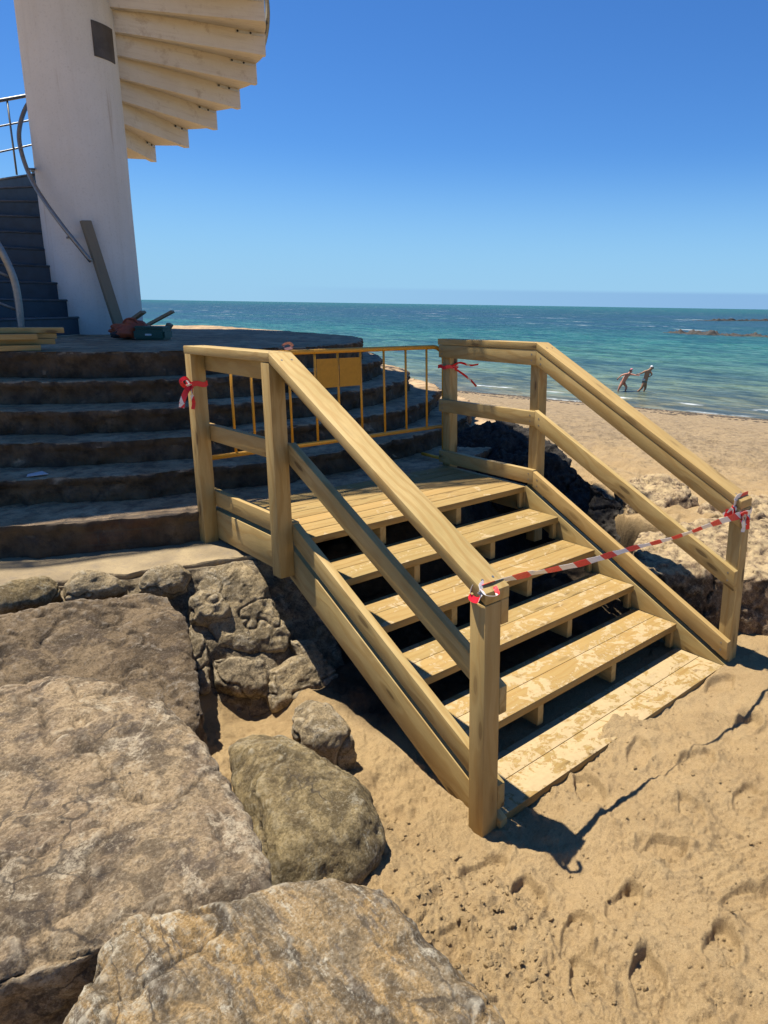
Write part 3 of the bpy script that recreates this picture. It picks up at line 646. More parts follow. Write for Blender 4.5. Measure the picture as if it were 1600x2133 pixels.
# rubble wall below the ledge
rub = empty('rubble_wall', (-.6, .3, -.8), 'rubble and mortar wall under the ledge next to the wooden stairs', 'wall')
def rubble_body():
    A = np.radians(np.linspace(200, 262, 300)); T = np.linspace(0, 1, 70); V = []; 
    for a in A:
        for t in T:
            R = 4.74+.62*t**1.15; z = -.30-.72*t
            x = CX+R*math.cos(a); y = CY+R*math.sin(a); V.append((x, y, z))
    V = np.array(V); nn = np.stack([(V[:, 0]-CX), (V[:, 1]-CY), V[:, 0]*0+3], 1); nn /= np.linalg.norm(nn, axis=1)[:, None]
    d, i = worley(V[:, 0]*7+V[:, 2]*2, V[:, 2]*8+V[:, 1]*2, 5)
    V = V+nn*(.05*fbm(V[:, 0]*5, V[:, 1]*5, V[:, 2]*5, o=5, seed=7)+.05*np.clip(.6-d, 0, 1)+.085)[:, None]
    L, m = len(A), len(T); idx = np.arange(L*m).reshape(L, m); v = V.tolist(); F_ = [(int(idx[i, j]), int(idx[i+1, j]), int(idx[i+1, j+1]), int(idx[i, j+1])) for i in range(L-1) for j in range(m-1)]
    # right-hand return under the landing + back
    b0 = len(v)
    for i in range(L): v.append([CX+4.5*math.cos(A[i]), CY+4.5*math.sin(A[i]), -.30])
    b1 = len(v)
    for i in range(L): v.append([CX+4.5*math.cos(A[i]), CY+4.5*math.sin(A[i]), -1.05])
    for i in range(L-1):
        F_.append((b0+i, b0+i+1, int(idx[i+1, 0]), int(idx[i, 0]))); F_.append((b1+i, b0+i, b0+i+1, b1+i+1)); F_.append((int(idx[i, m-1]), int(idx[i+1, m-1]), b1+i+1, b1+i))
    F_.append(tuple([int(k) for k in idx[L-1][::-1]]+[b0+L-1, b1+L-1])); F_.append(tuple([int(k) for k in idx[0]]+[b1, b0]))
    me = mesh_from(v, F_); smooth_angle(me, 60); link('mortar', me, R_MORTAR, rub)
rubble_body()
WP, WN = (-.30, .52, -.30), np.cross(np.array([.95, -.20, 0]), np.array([-.12, -.60, -.66])); WN = WN if WN[2] > 0 else -WN
stones = [
 ([(412, 1218), (440, 1186), (505, 1168), (545, 1200), (575, 1262), (606, 1318), (592, 1352), (530, 1362), (455, 1345), (425, 1275)], .035, R_TAN, .0),
 ([(394, 1250), (415, 1232), (455, 1238), (481, 1262), (475, 1295), (440, 1302), (402, 1290)], .055, R_TAN, .02),
 ([(440, 1372), (500, 1366), (548, 1368), (562, 1410), (556, 1448), (500, 1445), (452, 1425)], .03, R_MORTAR, .0),
 ([(556, 1395), (600, 1375), (640, 1358), (672, 1400), (678, 1436), (620, 1470), (570, 1478), (552, 1440)], .04, R_TAN, .0),
 ([(600, 1330), (650, 1330), (700, 1400), (720, 1450), (680, 1440), (650, 1370)], .03, R_TAN, .0),
 ([(395, 1312), (425, 1325), (436, 1380), (440, 1440), (420, 1440), (398, 1370)], .02, R_MORTAR, .0),
 ([(-40, 1235), (20, 1215), (100, 1200), (128, 1208), (130, 1240), (90, 1262), (0, 1278), (-60, 1275)], .05, R_OLIVE, .02),
 ([(135, 1222), (165, 1196), (215, 1194), (258, 1210), (262, 1232), (190, 1246), (140, 1248)], .05, R_TAN, .02),
 ([(285, 1205), (320, 1180), (370, 1178), (394, 1195), (390, 1225), (340, 1240), (290, 1228)], .05, R_TAN, .02),
]
for i, (pts, bl, mt, up_) in enumerate(stones):
    outline_rock('stone', pts, np.array(WP)+np.array([0, -.03, .03+up_]), WN, mt, depth=.18, bulge=bl, inset=.74, bscale=1.0, seed=60+i, voxel=.009, amp=.018, parent=rub, down=tuple(-WN/np.linalg.norm(WN)), smooth=8)

# ------------------------------------------------------------------ wooden stairs
st = empty('wooden_staircase', (1.0, -.8, -.85), 'new treated-pine staircase with landing and two handrails going down to the sand', 'staircase')
M = .17/.353
def board(name, poly, axis, a0, a1, grain, mat=WOOD, parent=st, bev=.0035, off=None):
    """prism: polygon in the plane across `axis`, from a0 to a1 along it; grain = direction of the wood fibres"""
    bm = bmesh.new(); vs = []
    for a in (a0, a1):
        row = []
        for (u, v) in poly:
            co_ = {'x': (a, u, v), 'y': (u, a, v), 'z': (u, v, a)}[axis]; row.append(bm.verts.new(co_))
        vs.append(row)
    n = len(poly); bm.faces.new(vs[0][::-1]); bm.faces.new(vs[1])
    for i in range(n): bm.faces.new((vs[0][i], vs[0][(i+1) % n], vs[1][(i+1) % n], vs[1][i]))
    bmesh.ops.recalc_face_normals(bm, faces=bm.faces[:])
    if bev: bmesh.ops.bevel(bm, geom=bm.edges[:], offset=bev, segments=2, affect='EDGES', profile=.5)
    me = bpy.data.meshes.new(name); bm.to_mesh(me); bm.free()
    g = Vector(grain).normalized(); t = Vector((0, 0, 1)) if abs(g.z) < .9 else Vector((1, 0, 0))
    c1 = g.cross(t).normalized(); c2 = g.cross(c1)
    o_ = Vector((random.uniform(-9, 9), random.uniform(-.4, .4), random.uniform(-.4, .4)))
    at = me.attributes.new('gr', 'FLOAT_VECTOR', 'POINT')
    for i, v in enumerate(me.vertices): at.data[i].vector = (v.co.dot(g)+o_.x, v.co.dot(c1)+o_.y, v.co.dot(c2)+o_.z)
    smooth_angle(me, 30)
    return link(name, me, mat, parent)
T = .045; PW = .092; W = 2.013
YK = -.073; YE_L, YE_R = -1.763, -1.778; YT = 1.041           # kink, ends, back
Xo = -T-PW
def post(x0, y0, z0, z1): return board('post', [(x0, y0), (x0+PW, y0), (x0+PW, y0+PW), (x0, y0+PW)], 'z', z0, z1, (0, 0, 1), bev=.005)
capz = lambda y: 1.113+(y-YK)*.509
post(Xo, YT-PW, -.225, 1.05); post(Xo, YK, -.178, 1.058); post(Xo, YE_L, -1.05, capz(YE_L)-.055)
post(W+T, YT-PW, -.30, 1.05); post(W+T, YK, -.45, 1.058); post(W+T, YE_R, -1.10, capz(YE_R)-.055)
for side in (0, 1):
    x0, x1 = (Xo, .002) if side == 0 else (W-.002, W+T+PW)
    ye = YE_L if side == 0 else YE_R
    zc = capz
    board('handrail', [(YK, 1.062), (YT+.01, 1.045), (YT+.01, 1.095), (YK, 1.113)], 'x', x0, x1, (0, 1, 0))
    board('handrail', [(ye, zc(ye)-.052), (YK-.0015, 1.0605), (YK-.0015, 1.1125), (ye, zc(ye))], 'x', x0, x1, (0, 1, .509))
    i0, i1 = (-T, 0) if side == 0 else (W, W+T)
    E = .001
    board('top_rail', [(YK, .945), (YT, .94), (YT, 1.043), (YK, 1.060)], 'x', i0, i1, (0, 1, 0))
    board('top_rail', [(ye, zc(ye)-.165), (YK-E, .948), (YK-E, 1.058), (ye, zc(ye)-.054)], 'x', i0, i1, (0, 1, .509))
    def band(lo, hi, y, extra=0): return [(ye, lo+ye*M), (YK-E, lo+YK*M), (YK-E, hi+YK*M), (ye, hi+ye*M)]
    board('middle_rail', [(YK, .487), (YT, .475), (YT, .582), (YK, .598)], 'x', i0, i1, (0, 1, 0))
    board('middle_rail', band(.518, .645, 0), 'x', i0, i1, (0, 1, M))
    board('lower_rail', [(YK, .030), (YT, .028), (YT, .132), (YK, .142)], 'x', i0, i1, (0, 1, 0))
    board('lower_rail', band(.046, .168, 0), 'x', i0, i1, (0, 1, M))
    s0, s1 = (-T, -.001) if side == 0 else (W+.001, W+T)
    board('stringer', [(-.0, -.205), (YT, -.205), (YT, -.002), (-.0, -.002)], 'x', s0, s1, (0, 1, 0))
    yb = -1.763-.02 if side == 0 else -1.775
    board('stringer', [(yb, -.205+yb*M), (-.001, -.205), (-.001, .008), (yb, .010+yb*M)], 'x', s0, s1, (0, 1, M))
# treads: two boards each; the lowest lies on the sand
dz = .045
for k in range(1, 6):
    y0 = -.353*k; z = -.17*k
    for j in (0, 1):
        a = y0+j*.173+.0015; b = a+.171
        board('tread', [(a, z-dz), (b, z-dz), (b, z), (a, z)], 'x', .003, W-.003, (1, 0, 0), TREADW, bev=.0045)
nb = 7; bw = .971/nb
for j in range(nb):
    a = j*bw+.001+.0*(j); board('deck_board', [(a, -dz), (a+bw-.006, -dz), (a+bw-.006, .0), (a, .0)], 'x', .003, W-.003, (1, 0, 0), TREADW, bev=.0045)
# inner sawtooth carriages and short end blocks
for X in (.63, 1.30):
    for k in range(0, 6):
        y = -.353*k
        board('carriage_block', [(y+.012, -.17*k-dz-.001), (y+.012, -.17*k-.168), (y+.35, -.17*k-.168), (y+.35, -.17*k-dz-.001)] if k < 5 else [(y+.012, -.17*k-dz-.001), (y+.012, -.17*k-.12), (y+.34, -.17*k-.12), (y+.34, -.17*k-dz-.001)], 'x', X, X+T, (0, 1, 0), bev=.002)
for X in (.006, W-.006-.04):
    for k in range(0, 5):
        y = -.353*k
        board('carriage_block', [(y+.015, -.17*k-dz-.001), (y+.015, -.17*k-.168), (y+.055, -.17*k-.168), (y+.055, -.17*k-dz-.001)], 'x', X, X+.04, (0, 0, 1), bev=.002)

def screw(par, p, n):
    n = np.array(n, float); p = np.array(p, float); MB().tube([p-n*.004, p+n*.0012], .0062, 8).build('screw', STEEL, par)
for o in [c for c in st.children if c.name.split('.')[0] in ('middle_rail', 'lower_rail', 'top_rail')]:
    co_ = np.array([v.co[:] for v in o.data.vertices]); off = np.array(st.location); co_ = co_+off; x1_ = co_[:, 0].max(); x0_ = co_[:, 0].min(); ymn, ymx = co_[:, 1].min(), co_[:, 1].max()
    right = x0_ > 1; xf = x0_ if right else x0_
    if not right: continue
    for yy in (ymn+.045, ymx-.045):
        k = np.abs(co_[:, 1]-(ymn if yy < (ymn+ymx)/2 else ymx)) < .02; zz_ = co_[k, 2]
        for fr in (.3, .7): screw(o, (x0_, yy, zz_.min()+(zz_.max()-zz_.min())*fr+((yy-ymn if yy < (ymn+ymx)/2 else yy-ymx)*(M if ymx < .5 else 0))), (-1, 0, 0))
for o in [c for c in st.children if c.name.split('.')[0] == 'handrail']:
    co_ = np.array([v.co[:] for v in o.data.vertices])+np.array(st.location); ymn, ymx = co_[:, 1].min(), co_[:, 1].max(); sl_ = .509 if ymx < .5 else 0; xc = (co_[:, 0].min()+co_[:, 0].max())/2
    for yy in (ymn+.06, ymx-.07):
        for dx in (-.03, .03): screw(o, (xc+dx, yy, (capz(yy) if sl_ else 1.113+(1.095-1.113)*(yy-YK)/(YT-YK))), (0, -.45 if sl_ else 0, .9))

# ------------------------------------------------------------------ tapes
def ribbon(name, path, wid, twist, parent=None, u0=0.0, th=.0012):
    """thin plastic tape; twist gives the angle of its width at each point"""
    P = np.array(path, float); n = len(P); V = []; G = []; arc = np.concatenate([[0], np.cumsum(np.linalg.norm(np.diff(P, axis=0), axis=1))])
    for i in range(n):
        t = P[min(i+1, n-1)]-P[max(i-1, 0)]; t /= np.linalg.norm(t)
        a = np.cross(t, [0, 0, 1]);
        if np.linalg.norm(a) < .2: a = np.cross(t, [1, 0, 0])
        a /= np.linalg.norm(a); b = np.cross(a, t)
        an = twist(arc[i]) if callable(twist) else twist
        w = (wid(arc[i]) if callable(wid) else wid)*.5; d = math.cos(an)*b+math.sin(an)*a; nrm = np.cross(t, d)
        for sx_, sn in ((-1, -1), (1, -1), (1, 1), (-1, 1)):
            V.append(P[i]+d*w*sx_+nrm*th*.5*sn); G.append((arc[i]+u0, sx_*w, 0))
    F_ = []
    for i in range(n-1):
        for k in range(4): F_.append((i*4+k, i*4+(k+1) % 4, (i+1)*4+(k+1) % 4, (i+1)*4+k))
    F_.append((3, 2, 1, 0)); F_.append(tuple((n-1)*4+k for k in range(4)))
    me = fix_normals(mesh_from(V, F_)); at = me.attributes.new('gr', 'FLOAT_VECTOR', 'POINT'); at.data.foreach_set('vector', np.array(G).ravel())
    return link(name, me, TAPE_RED if parent is not None and parent.location.y > 0 else TAPE, parent)
def curve(pts, n=24):
    pts = [np.array(p, float) for p in pts]; out = []
    ext = [2*pts[0]-pts[1]]+pts+[2*pts[-1]-pts[-2]]
    for i in range(1, len(ext)-2):
        p0, p1, p2, p3 = ext[i-1:i+3]
        for k in range(n):
            t = k/n; out.append(.5*((2*p1)+(-p0+p2)*t+(2*p0-5*p1+4*p2-p3)*t*t+(-p0+3*p1-3*p2+p3)*t**3))
    out.append(pts[-1]); return out
def wrap(x0, x1, y0, y1, z, g=.004, dzs=0.0):
    a, b, c, d = (x0-g, y0-g), (x1+g, y0-g), (x1+g, y1+g), (x0-g, y1+g); P = []
    cs = [a, b, c, d, a]
    for i in range(4):
        for k in range(6):
            t = k/6; P.append((cs[i][0]*(1-t)+cs[i+1][0]*t, cs[i][1]*(1-t)+cs[i+1][1]*t, z+.006*math.sin(i*2+k)))
    P.append((a[0], a[1], z)); return P
zC = capz(YE_L)
tp = empty('barrier_tape', (1.0, -1.78, -.1), 'red and white tape stretched across the foot of the stairs between the two lowest posts', 'tape')
A0 = np.array([-.125, YE_L+.05, zC+.018]); A1 = np.array([W+T+.03, YE_R-.006, .165])
L_ = np.linalg.norm(A1-A0)
pt = []
for i in range(90):
    t = i/89; p = A0*(1-t)+A1*t; p[2] -= .05*4*t*(1-t)*.6; p[2] += .004*math.sin(t*17)+.02*max(0, 1-t*14)*0; pt.append(p)
ribbon('band', pt, lambda s_: .020+.026*abs(math.cos(.35+s_*1.05))+.004*math.sin(s_*31), lambda s_: 1.05*math.exp(-s_*4)+.35*math.sin(s_*5)*(s_ > .3)+.15, tp)
ribbon('knot', curve([A0+[.03, 0, .004], A0+[-.01, -.02, .004], A0+[-.028, -.04, -.012], A0+[-.026, -.02, -.05], A0+[-.02, .03, -.05], A0+[0, .03, .0]]), .026, .6, tp, .3)
ribbon('knot', curve([A0+[-.02, -.03, -.0], A0+[-.03, -.075, -.012], A0+[.005, -.10, -.012], A0+[.03, -.06, .006]]), .018, 1.0, tp, .1)
# right end: over the handrail, hanging bow and loose ends
B0 = np.array([W-.004, YE_R+.035, capz(YE_R+.035)+.003]); 
ribbon('loop', curve([(W+.135, YE_R+.03, capz(YE_R+.03)+.004), (W+.06, YE_R+.03, capz(YE_R+.03)+.004), (W-.006, YE_R+.03, capz(YE_R+.03)+.003), (W-.012, YE_R+.045, capz(YE_R)-.06), (W-.014, YE_R+.10, capz(YE_R)-.11)]), .036, math.pi/2*.0, tp, .0)
ribbon('loop', curve([(W-.012, YE_R+.075, capz(YE_R)-.09), (W-.016, YE_R+.05, capz(YE_R)-.055), (W-.018, YE_R+.03, capz(YE_R)-.10), (W-.012, YE_R+.01, .165)]), .02, .5, tp, .13)
ribbon('loop', wrap(W+.0, W+T+PW, YE_R, YE_R+PW, .163), .03, 0.0, tp)
ribbon('loop', curve([(W-.01, YE_R-.006, .165), (W+.02, YE_R-.03, .18), (W+.045, YE_R-.03, .15), (W+.03, YE_R-.02, .11), (W+.0, YE_R-.012, .15)]), .028, .4, tp, .05)
ribbon('tail', curve([(W, YE_R-.010, .165), (W-.005, YE_R-.02, .13), (W+.012, YE_R-.022, .09), (W+.006, YE_R-.02, .055)]), .026, .3, tp, .07)
ribbon('tail', curve([(W+.01, YE_R-.010, .165), (W+.035, YE_R-.03, .14), (W+.04, YE_R-.032, .10), (W+.055, YE_R-.03, .065)]), .022, .9, tp, .17)
# tape remnant on the far left post
t2 = empty('barrier_tape', (Xo, .97, .80), 'knotted red tape remnant with hanging ends on the far left post', 'tape')
ribbon('loop', wrap(Xo, Xo+PW, YT-PW, YT, .855), .034, 0.0, t2, .02)
KX, KY = Xo-.008, YT-PW-.008
ribbon('bow', curve([(KX, KY, .86), (KX-.04, KY-.02, .90), (KX-.075, KY-.02, .885), (KX-.055, KY-.02, .85), (KX, KY, .855)]), .024, .5, t2, .0)
ribbon('tail', curve([(KX, KY, .85), (KX-.045, KY-.02, .82), (KX-.075, KY-.02, .76), (KX-.085, KY-.02, .715)]), .034, .4, t2, .04)
ribbon('tail', curve([(KX, KY, .85), (KX-.012, KY-.02, .79), (KX-.006, KY-.02, .74), (KX-.015, KY-.02, .70)]), .022, .2, t2, .12)
# tape remnant on the far right post
t3 = empty('barrier_tape', (W+T, .97, .83), 'torn red tape fluttering from the post where the yellow barrier meets the right railing', 'tape')
ribbon('loop', wrap(W+.0, W+T+PW, YT-PW, YT, .86), .030, 0.0, t3, .02)
KX, KY = W+T+PW, YT-PW-.008
ribbon('tail', curve([(KX-.07, KY, .87), (KX+.0, KY-.02, .895), (KX+.10, KY-.04, .87), (KX+.19, KY-.05, .875)]), .022, .7, t3, .02)
ribbon('tail', curve([(KX-.05, KY, .85), (KX+.03, KY-.02, .80), (KX+.11, KY-.04, .74), (KX+.16, KY-.06, .685)]), .018, .4, t3, .0)
# scrap on the barrier behind the left handrail
t4 = ribbon('barrier_tape', curve([(.62, 1.115, 1.02), (.60, 1.10, 1.075), (.64, 1.09, 1.09), (.67, 1.10, 1.06), (.62, 1.12, 1.045)]), .022, .6); t4.data.materials[0] = simple('faded_pink_plastic', (.62, .30, .24), .5)
label(t4, 'small crumpled scrap of pale red tape on the top of the yellow barrier', 'tape'); base_origin(t4)

# ------------------------------------------------------------------ yellow crowd barrier
ba = empty('crowd_barrier', (1.0, 1.12, 0), 'yellow steel crowd barrier with blank plate, closing the top of the landing', 'barrier')
BY = 1.115; bx0, bx1 = .0, 2.135; zt_, zb_ = 1.022, .325
def arc_pts(cx, cz, r, a0, a1, n=8): return [(cx+r*math.cos(rad(a)), BY, cz+r*math.sin(rad(a))) for a in np.linspace(a0, a1, n)]
path = [(bx0, BY, .04)]+arc_pts(bx0+.12, zt_-.12, .12, 180, 90)+arc_pts(bx1-.12, zt_-.12, .12, 90, 0)+[(bx1, BY, .04)]
MB().tube(path, .0185, 12).build('frame', YEL, ba, True)
MB().tube([(bx0, BY, zb_), (bx1, BY, zb_)], .0175, 12).build('bottom_bar', YEL, ba, True)
bars = [aty(x, y, BY)[0] for x, y in [(482, 800), (606, 850), (661, 880), (706, 830), (753, 830), (801, 830), (846, 830), (889, 830)]]
allb = sorted([float(b) for b in bars]+[float((bars[0]*2+bars[1])/3), float((bars[0]+2*bars[1])/3), float(bars[0]-.19), float(bars[0]-.38)])
for b in allb:
    if bx0+.04 < b < bx1-.03: MB().tube([(b, BY, zb_), (b, BY, zt_)], .0095, 8).build('upright', YEL, ba, True)
zp0, zp1 = float(aty(700, 806, BY)[2]), float(aty(700, 746, BY)[2])
for a, b in ((bars[2], bars[3]), (bars[3], bars[4])):
    MB().box((a+.008, BY-.012, zp0), (b-.008, BY-.009, zp1)).build('plate', YELP, ba)
for x in (bx0+.02, bx1-.02):
    MB().tube([(x, BY-.02, .03), (x, BY+.28, .03)], .016, 8).build('foot', YEL, ba, True)

# ------------------------------------------------------------------ spiral staircase
SC = np.array([1.037, 6.629]); RS = 2.26; RC = .51; DPH = rad(13.609)
sp = empty('spiral_staircase', (SC[0], SC[1], .95), 'white concrete column wrapped by a spiral stair with dark blue steps and cream underside', 'spiral staircase')
def phi(k): return rad(49.3+360)-DPH*(k-13)     # riser azimuth of step k
def ztop(k): return .953+.2*(k+1) if k < 13 else .953+2.8+.222*(k-13)
# column, very slightly out of true like a hand-plastered one
V = []; n = 96; zs = np.linspace(.90, 8.02, 120)
for z in zs:
    for i in range(n):
        a = 2*math.pi*i/n; r = RC+.004*float(vnoise(np.array([a*3]), np.array([z*1.2]))[0]); V.append((SC[0]+r*math.cos(a), SC[1]+r*math.sin(a), z))
F_ = [(j*n+i, j*n+(i+1) % n, (j+1)*n+(i+1) % n, (j+1)*n+i) for j in range(len(zs)-1) for i in range(n)]
F_ += [tuple(range(n-1, -1, -1)), tuple((len(zs)-1)*n+i for i in range(n))]
link('column', mesh_from(V, F_), WHITE, sp, True)
def sector(a0, a1, r0, r1, z0, z1, n=5):
    V = []; 
    for i in range(n+1):
        a = a0+(a1-a0)*i/n
        for r in (r0, r1):
            for z in (z0, z1): V.append((SC[0]+r*math.cos(a), SC[1]+r*math.sin(a), z))
    F_ = []
    for i in range(n):
        o = i*4; p = o+4
        F_ += [(o, p, p+2, o+2), (o+1, o+3, p+3, p+1), (o, o+1, p+1, p), (o+2, p+2, p+3, o+3)]
    F_ += [(0, 2, 3, 1), (n*4, n*4+1, n*4+3, n*4+2)]
    return V, F_
def grattr(me, a):
    g = Vector((math.cos(a), math.sin(a), 0)); t = Vector((-math.sin(a), math.cos(a), 0))
    at = me.attributes.new('gr', 'FLOAT_VECTOR', 'POINT')
    for i, v in enumerate(me.vertices): at.data[i].vector = (v.co.dot(g)+a, v.co.dot(t), v.co.z)
KMAX = 32
for k in range(KMAX):
    a0, a1 = phi(k), phi(k+1); z = ztop(k); zp = ztop(k-1) if k else .953
    lower = (zp-.135) if k else .945
    tw = rad(1.1)*(1.0)
    m_ = MB()
    # riser: a thin radial wall of parallel thickness, deeper than the tread so that the underside is stepped
    c, s_ = math.cos(a0), math.sin(a0); tx, ty = s_, -c       # towards the next step
    def P(r, q, zz): return (SC[0]+r*c+tx*q, SC[1]+r*s_+ty*q, zz)
    r0 = RC-.03; r1 = RS
    m_.add([P(r0, 0, lower), P(r1, 0, lower), P(r1, .085, lower), P(r0, .085, lower), P(r0, 0, z-.001), P(r1, 0, z-.001), P(r1, .085, z-.001), P(r0, .085, z-.001)],
           [(0, 3, 2, 1), (4, 5, 6, 7), (0, 1, 5, 4), (1, 2, 6, 5), (2, 3, 7, 6), (3, 0, 4, 7)])
    m_.add(*sector(a0-.02, a1-.02, r0, RS, z-.10, z-.003))
    o = m_.build('step', SOFFIT, sp); grattr(o.data, a0)
    if 12 < k < 24:      # anchor plate at each step end, white in place of a slit of light, with bolts
        za = z-.128
        mb = MB(); mb.add([P(RS-.36, .0855, za-.016), P(RS-.02, .0855, za-.016), P(RS-.02, .094, za-.016), P(RS-.36, .094, za-.016), P(RS-.36, .0855, za+.014), P(RS-.02, .0855, za+.014), P(RS-.02, .094, za+.014), P(RS-.36, .094, za+.014)],
           [(0, 3, 2, 1), (4, 5, 6, 7), (0, 1, 5, 4), (1, 2, 6, 5), (2, 3, 7, 6), (3, 0, 4, 7)]); mb.build('slit_light_plate', WHITEP, o)
        for q in (RS-.34, RS-.18): MB().tube([P(q, .092, za), P(q, .106, za)], .013, 8).build('bolt', BLACKP, o)
    if k < 16:
        MB().add(*sector(a0+.012, a1-.02, RC-.02, RS-.0, z-.0028, z+.006)).build('tread_surface', BLUEP, o)
        rb = MB(); rb.add([P(r0, -.006, (zp+.007 if k else .955)), P(r1-.01, -.006, (zp+.007 if k else .955)), P(r1-.01, .002, (zp+.007 if k else .955)), P(r0, .002, (zp+.007 if k else .955)), P(r0, -.006, z-.004), P(r1-.01, -.006, z-.004), P(r1-.01, .002, z-.004), P(r0, .002, z-.004)],
           [(0, 3, 2, 1), (4, 5, 6, 7), (0, 1, 5, 4), (1, 2, 6, 5), (2, 3, 7, 6), (3, 0, 4, 7)]); rb.build('riser_surface', BLUEP, o)
        MB().tube([P(RC-.02, -.012, z+.002), P(RS-.01, -.012, z+.002)], .013, 8).build('nosing', NOSE, o, True)
# unseen deck and railing added overhead, outlined to throw the terrace's shade and its stripes
H = 8.0; ox, oy = -SV.x/SV.z*0-.129*H, .319*H
shade = [(-5, 3.6), (-2.4, 2.15), (-1.2, 1.58), (.0, 1.20), (.9, .92), (1.6, .62), (2.3, .36), (3.0, .12), (3.42, .25), (3.5, 1.2), (3.52, 4), (3.55, 6.8), (2.8, 7.4), (-5, 7.6)]
sl = [(x+ox, y+oy) for x, y in shade]
m_ = MB(); nq = len(sl); m_.add([(x, y, H) for x, y in sl]+[(x, y, H+.2) for x, y in sl], [tuple(range(nq)), tuple(range(2*nq-1, nq-1, -1))]+[(i, (i+1) % nq, nq+(i+1) % nq, nq+i) for i in range(nq)])
m_.build('unseen_shade_deck', WHITE, sp)
m_ = MB()
for hh, rr_ in ((.10, .03), (.42, .03), (.74, .035)):
    m_.tube([(x-.02, y+.03, H+.2+hh) for x, y in sl[:11]], rr_, 8)
for x, y in sl[:11]: m_.tube([(x-.02, y+.03, H+.2), (x-.02, y+.03, H+.94)], .02, 8)
m_.build('unseen_shade_railing', STEEL, sp, True)
# plaque on the column
pa = [atd(x, y, 10.3) for x, y in ((188, 41), (233, 62), (238, 131), (195, 120))]
def oncol(px, py, r):
    d = ray(px, py); dx, dy = d[0], d[1]; ax, ay = CAM[0]-SC[0], CAM[1]-SC[1]
    A_ = dx*dx+dy*dy; B_ = 2*(ax*dx+ay*dy); C_ = ax*ax+ay*ay-r*r; t = (-B_-math.sqrt(max(B_*B_-4*A_*C_, 0)))/(2*A_); return CAM+d*t
c0, c1, c2, c3 = [oncol(x, y, RC) for x, y in ((189, 42), (231, 60), (237, 130), (196, 119))]
V = []; F_ = []; nn_ = 10
aL = math.atan2(c0[1]-SC[1], c0[0]-SC[0]); aR = math.atan2(c1[1]-SC[1], c1[0]-SC[0]); zt0 = (c0[2]+c1[2])/2; zb0 = (c2[2]+c3[2])/2
for i in range(nn_+1):
    a = aL+(aR-aL)*i/nn_
    for r in (RC-.01, RC+.014):
        for z in (zb0, zt0): V.append((SC[0]+r*math.cos(a), SC[1]+r*math.sin(a), z))
for i in range(nn_):
    o = i*4; p = o+4; F_ += [(o, p, p+2, o+2), (o+1, o+3, p+3, p+1), (o, o+1, p+1, p), (o+2, p+2, p+3, o+3)]
F_ += [(0, 2, 3, 1), (nn_*4, nn_*4+1, nn_*4+3, nn_*4+2)]
me = fix_normals(mesh_from(V, F_)); link('plaque', me, simple('dull_bronze', (.115, .095, .08), .5, .3, .5, 6), sp)
# inner handrail winding round the column
def helix(r, ks, dzr): return [(SC[0]+r*math.cos(phi(k)), SC[1]+r*math.sin(phi(k)), (.953+.2*(k+1))+dzr) for k in ks]
hp = [atd(190, 545, 10.02), atd(160, 508, 10.03), atd(130, 470, 10.07), atd(97, 425, 10.16), atd(70, 382, 10.3), atd(50, 335, 10.5), atd(40, 290, 10.72), atd(43, 255, 10.95), atd(55, 222, 11.15), atd(70, 205, 11.3)]
MB().tube(curve(hp, 6), .024, 12).build('handrail', STEEL, sp, True)
e0 = oncol(140, 495, RC-.01); m_ = MB().tube([e0, atd(146, 492, 10.05)], .012, 8); e1 = oncol(72, 352, RC-.01); m_.tube([e1, atd(58, 352, 10.4)], .012, 8)
m_.build('handrail_bracket', STEEL, sp, True)
# outer railing on the climbing side: rails and balusters
kk = np.arange(4.2, 12.6, .2)
for dzr, rr_ in ((.98, .024), (.66, .012), (.34, .012)):
    MB().tube(helix(RS-.05, kk, dzr), rr_, 10).build('railing_bar', STEEL, sp, True)
for k in np.arange(4.6, 12.6, 1.0):
    MB().tube(helix(RS-.05, [k, k], 0)[:1]+[tuple(np.array(helix(RS-.05, [k], .98)[0]))], .013, 8).build('baluster', STEEL, sp, True)
# lower end of the outer railing: rails curving down to a newel
nw = [atd(-40, 470, 8.9), atd(-8, 505, 8.9), atd(14, 545, 8.9), atd(30, 585, 8.9), atd(38, 625, 8.9), atd(42, 660, 8.9), atd(44, 690, 8.9)]
MB().tube(curve(nw, 6), .034, 12).build('newel', STEEL, sp, True)
for q in ([(-40, 555), (0, 568), (30, 583)], [(-40, 618), (0, 632), (40, 648)]):
    MB().tube([atd(x, y, 8.93) for x, y in q], .014, 8).build('railing_bar', STEEL, sp, True)
# outer railing high on the right edge
kk = np.arange(17.4, 24, .2)
hx = [(SC[0]+(RS+.03)*math.cos(phi(k)), SC[1]+(RS+.03)*math.sin(phi(k)), ztop(int(k))+.222*(k-int(k))) for k in kk]
for dzr, rr_ in ((.95, .03), (.5, .016), (-.08, .03), (.06, .02)):
    MB().tube([(x, y, z+dzr) for x, y, z in hx], rr_, 10).build('railing_bar', STEEL, sp, True)
for i in range(0, len(hx), 5):
    x, y, z = hx[i]; MB().tube([(x, y, z-.12), (x, y, z+.95)], .016, 8).build('baluster', STEEL, sp, True)

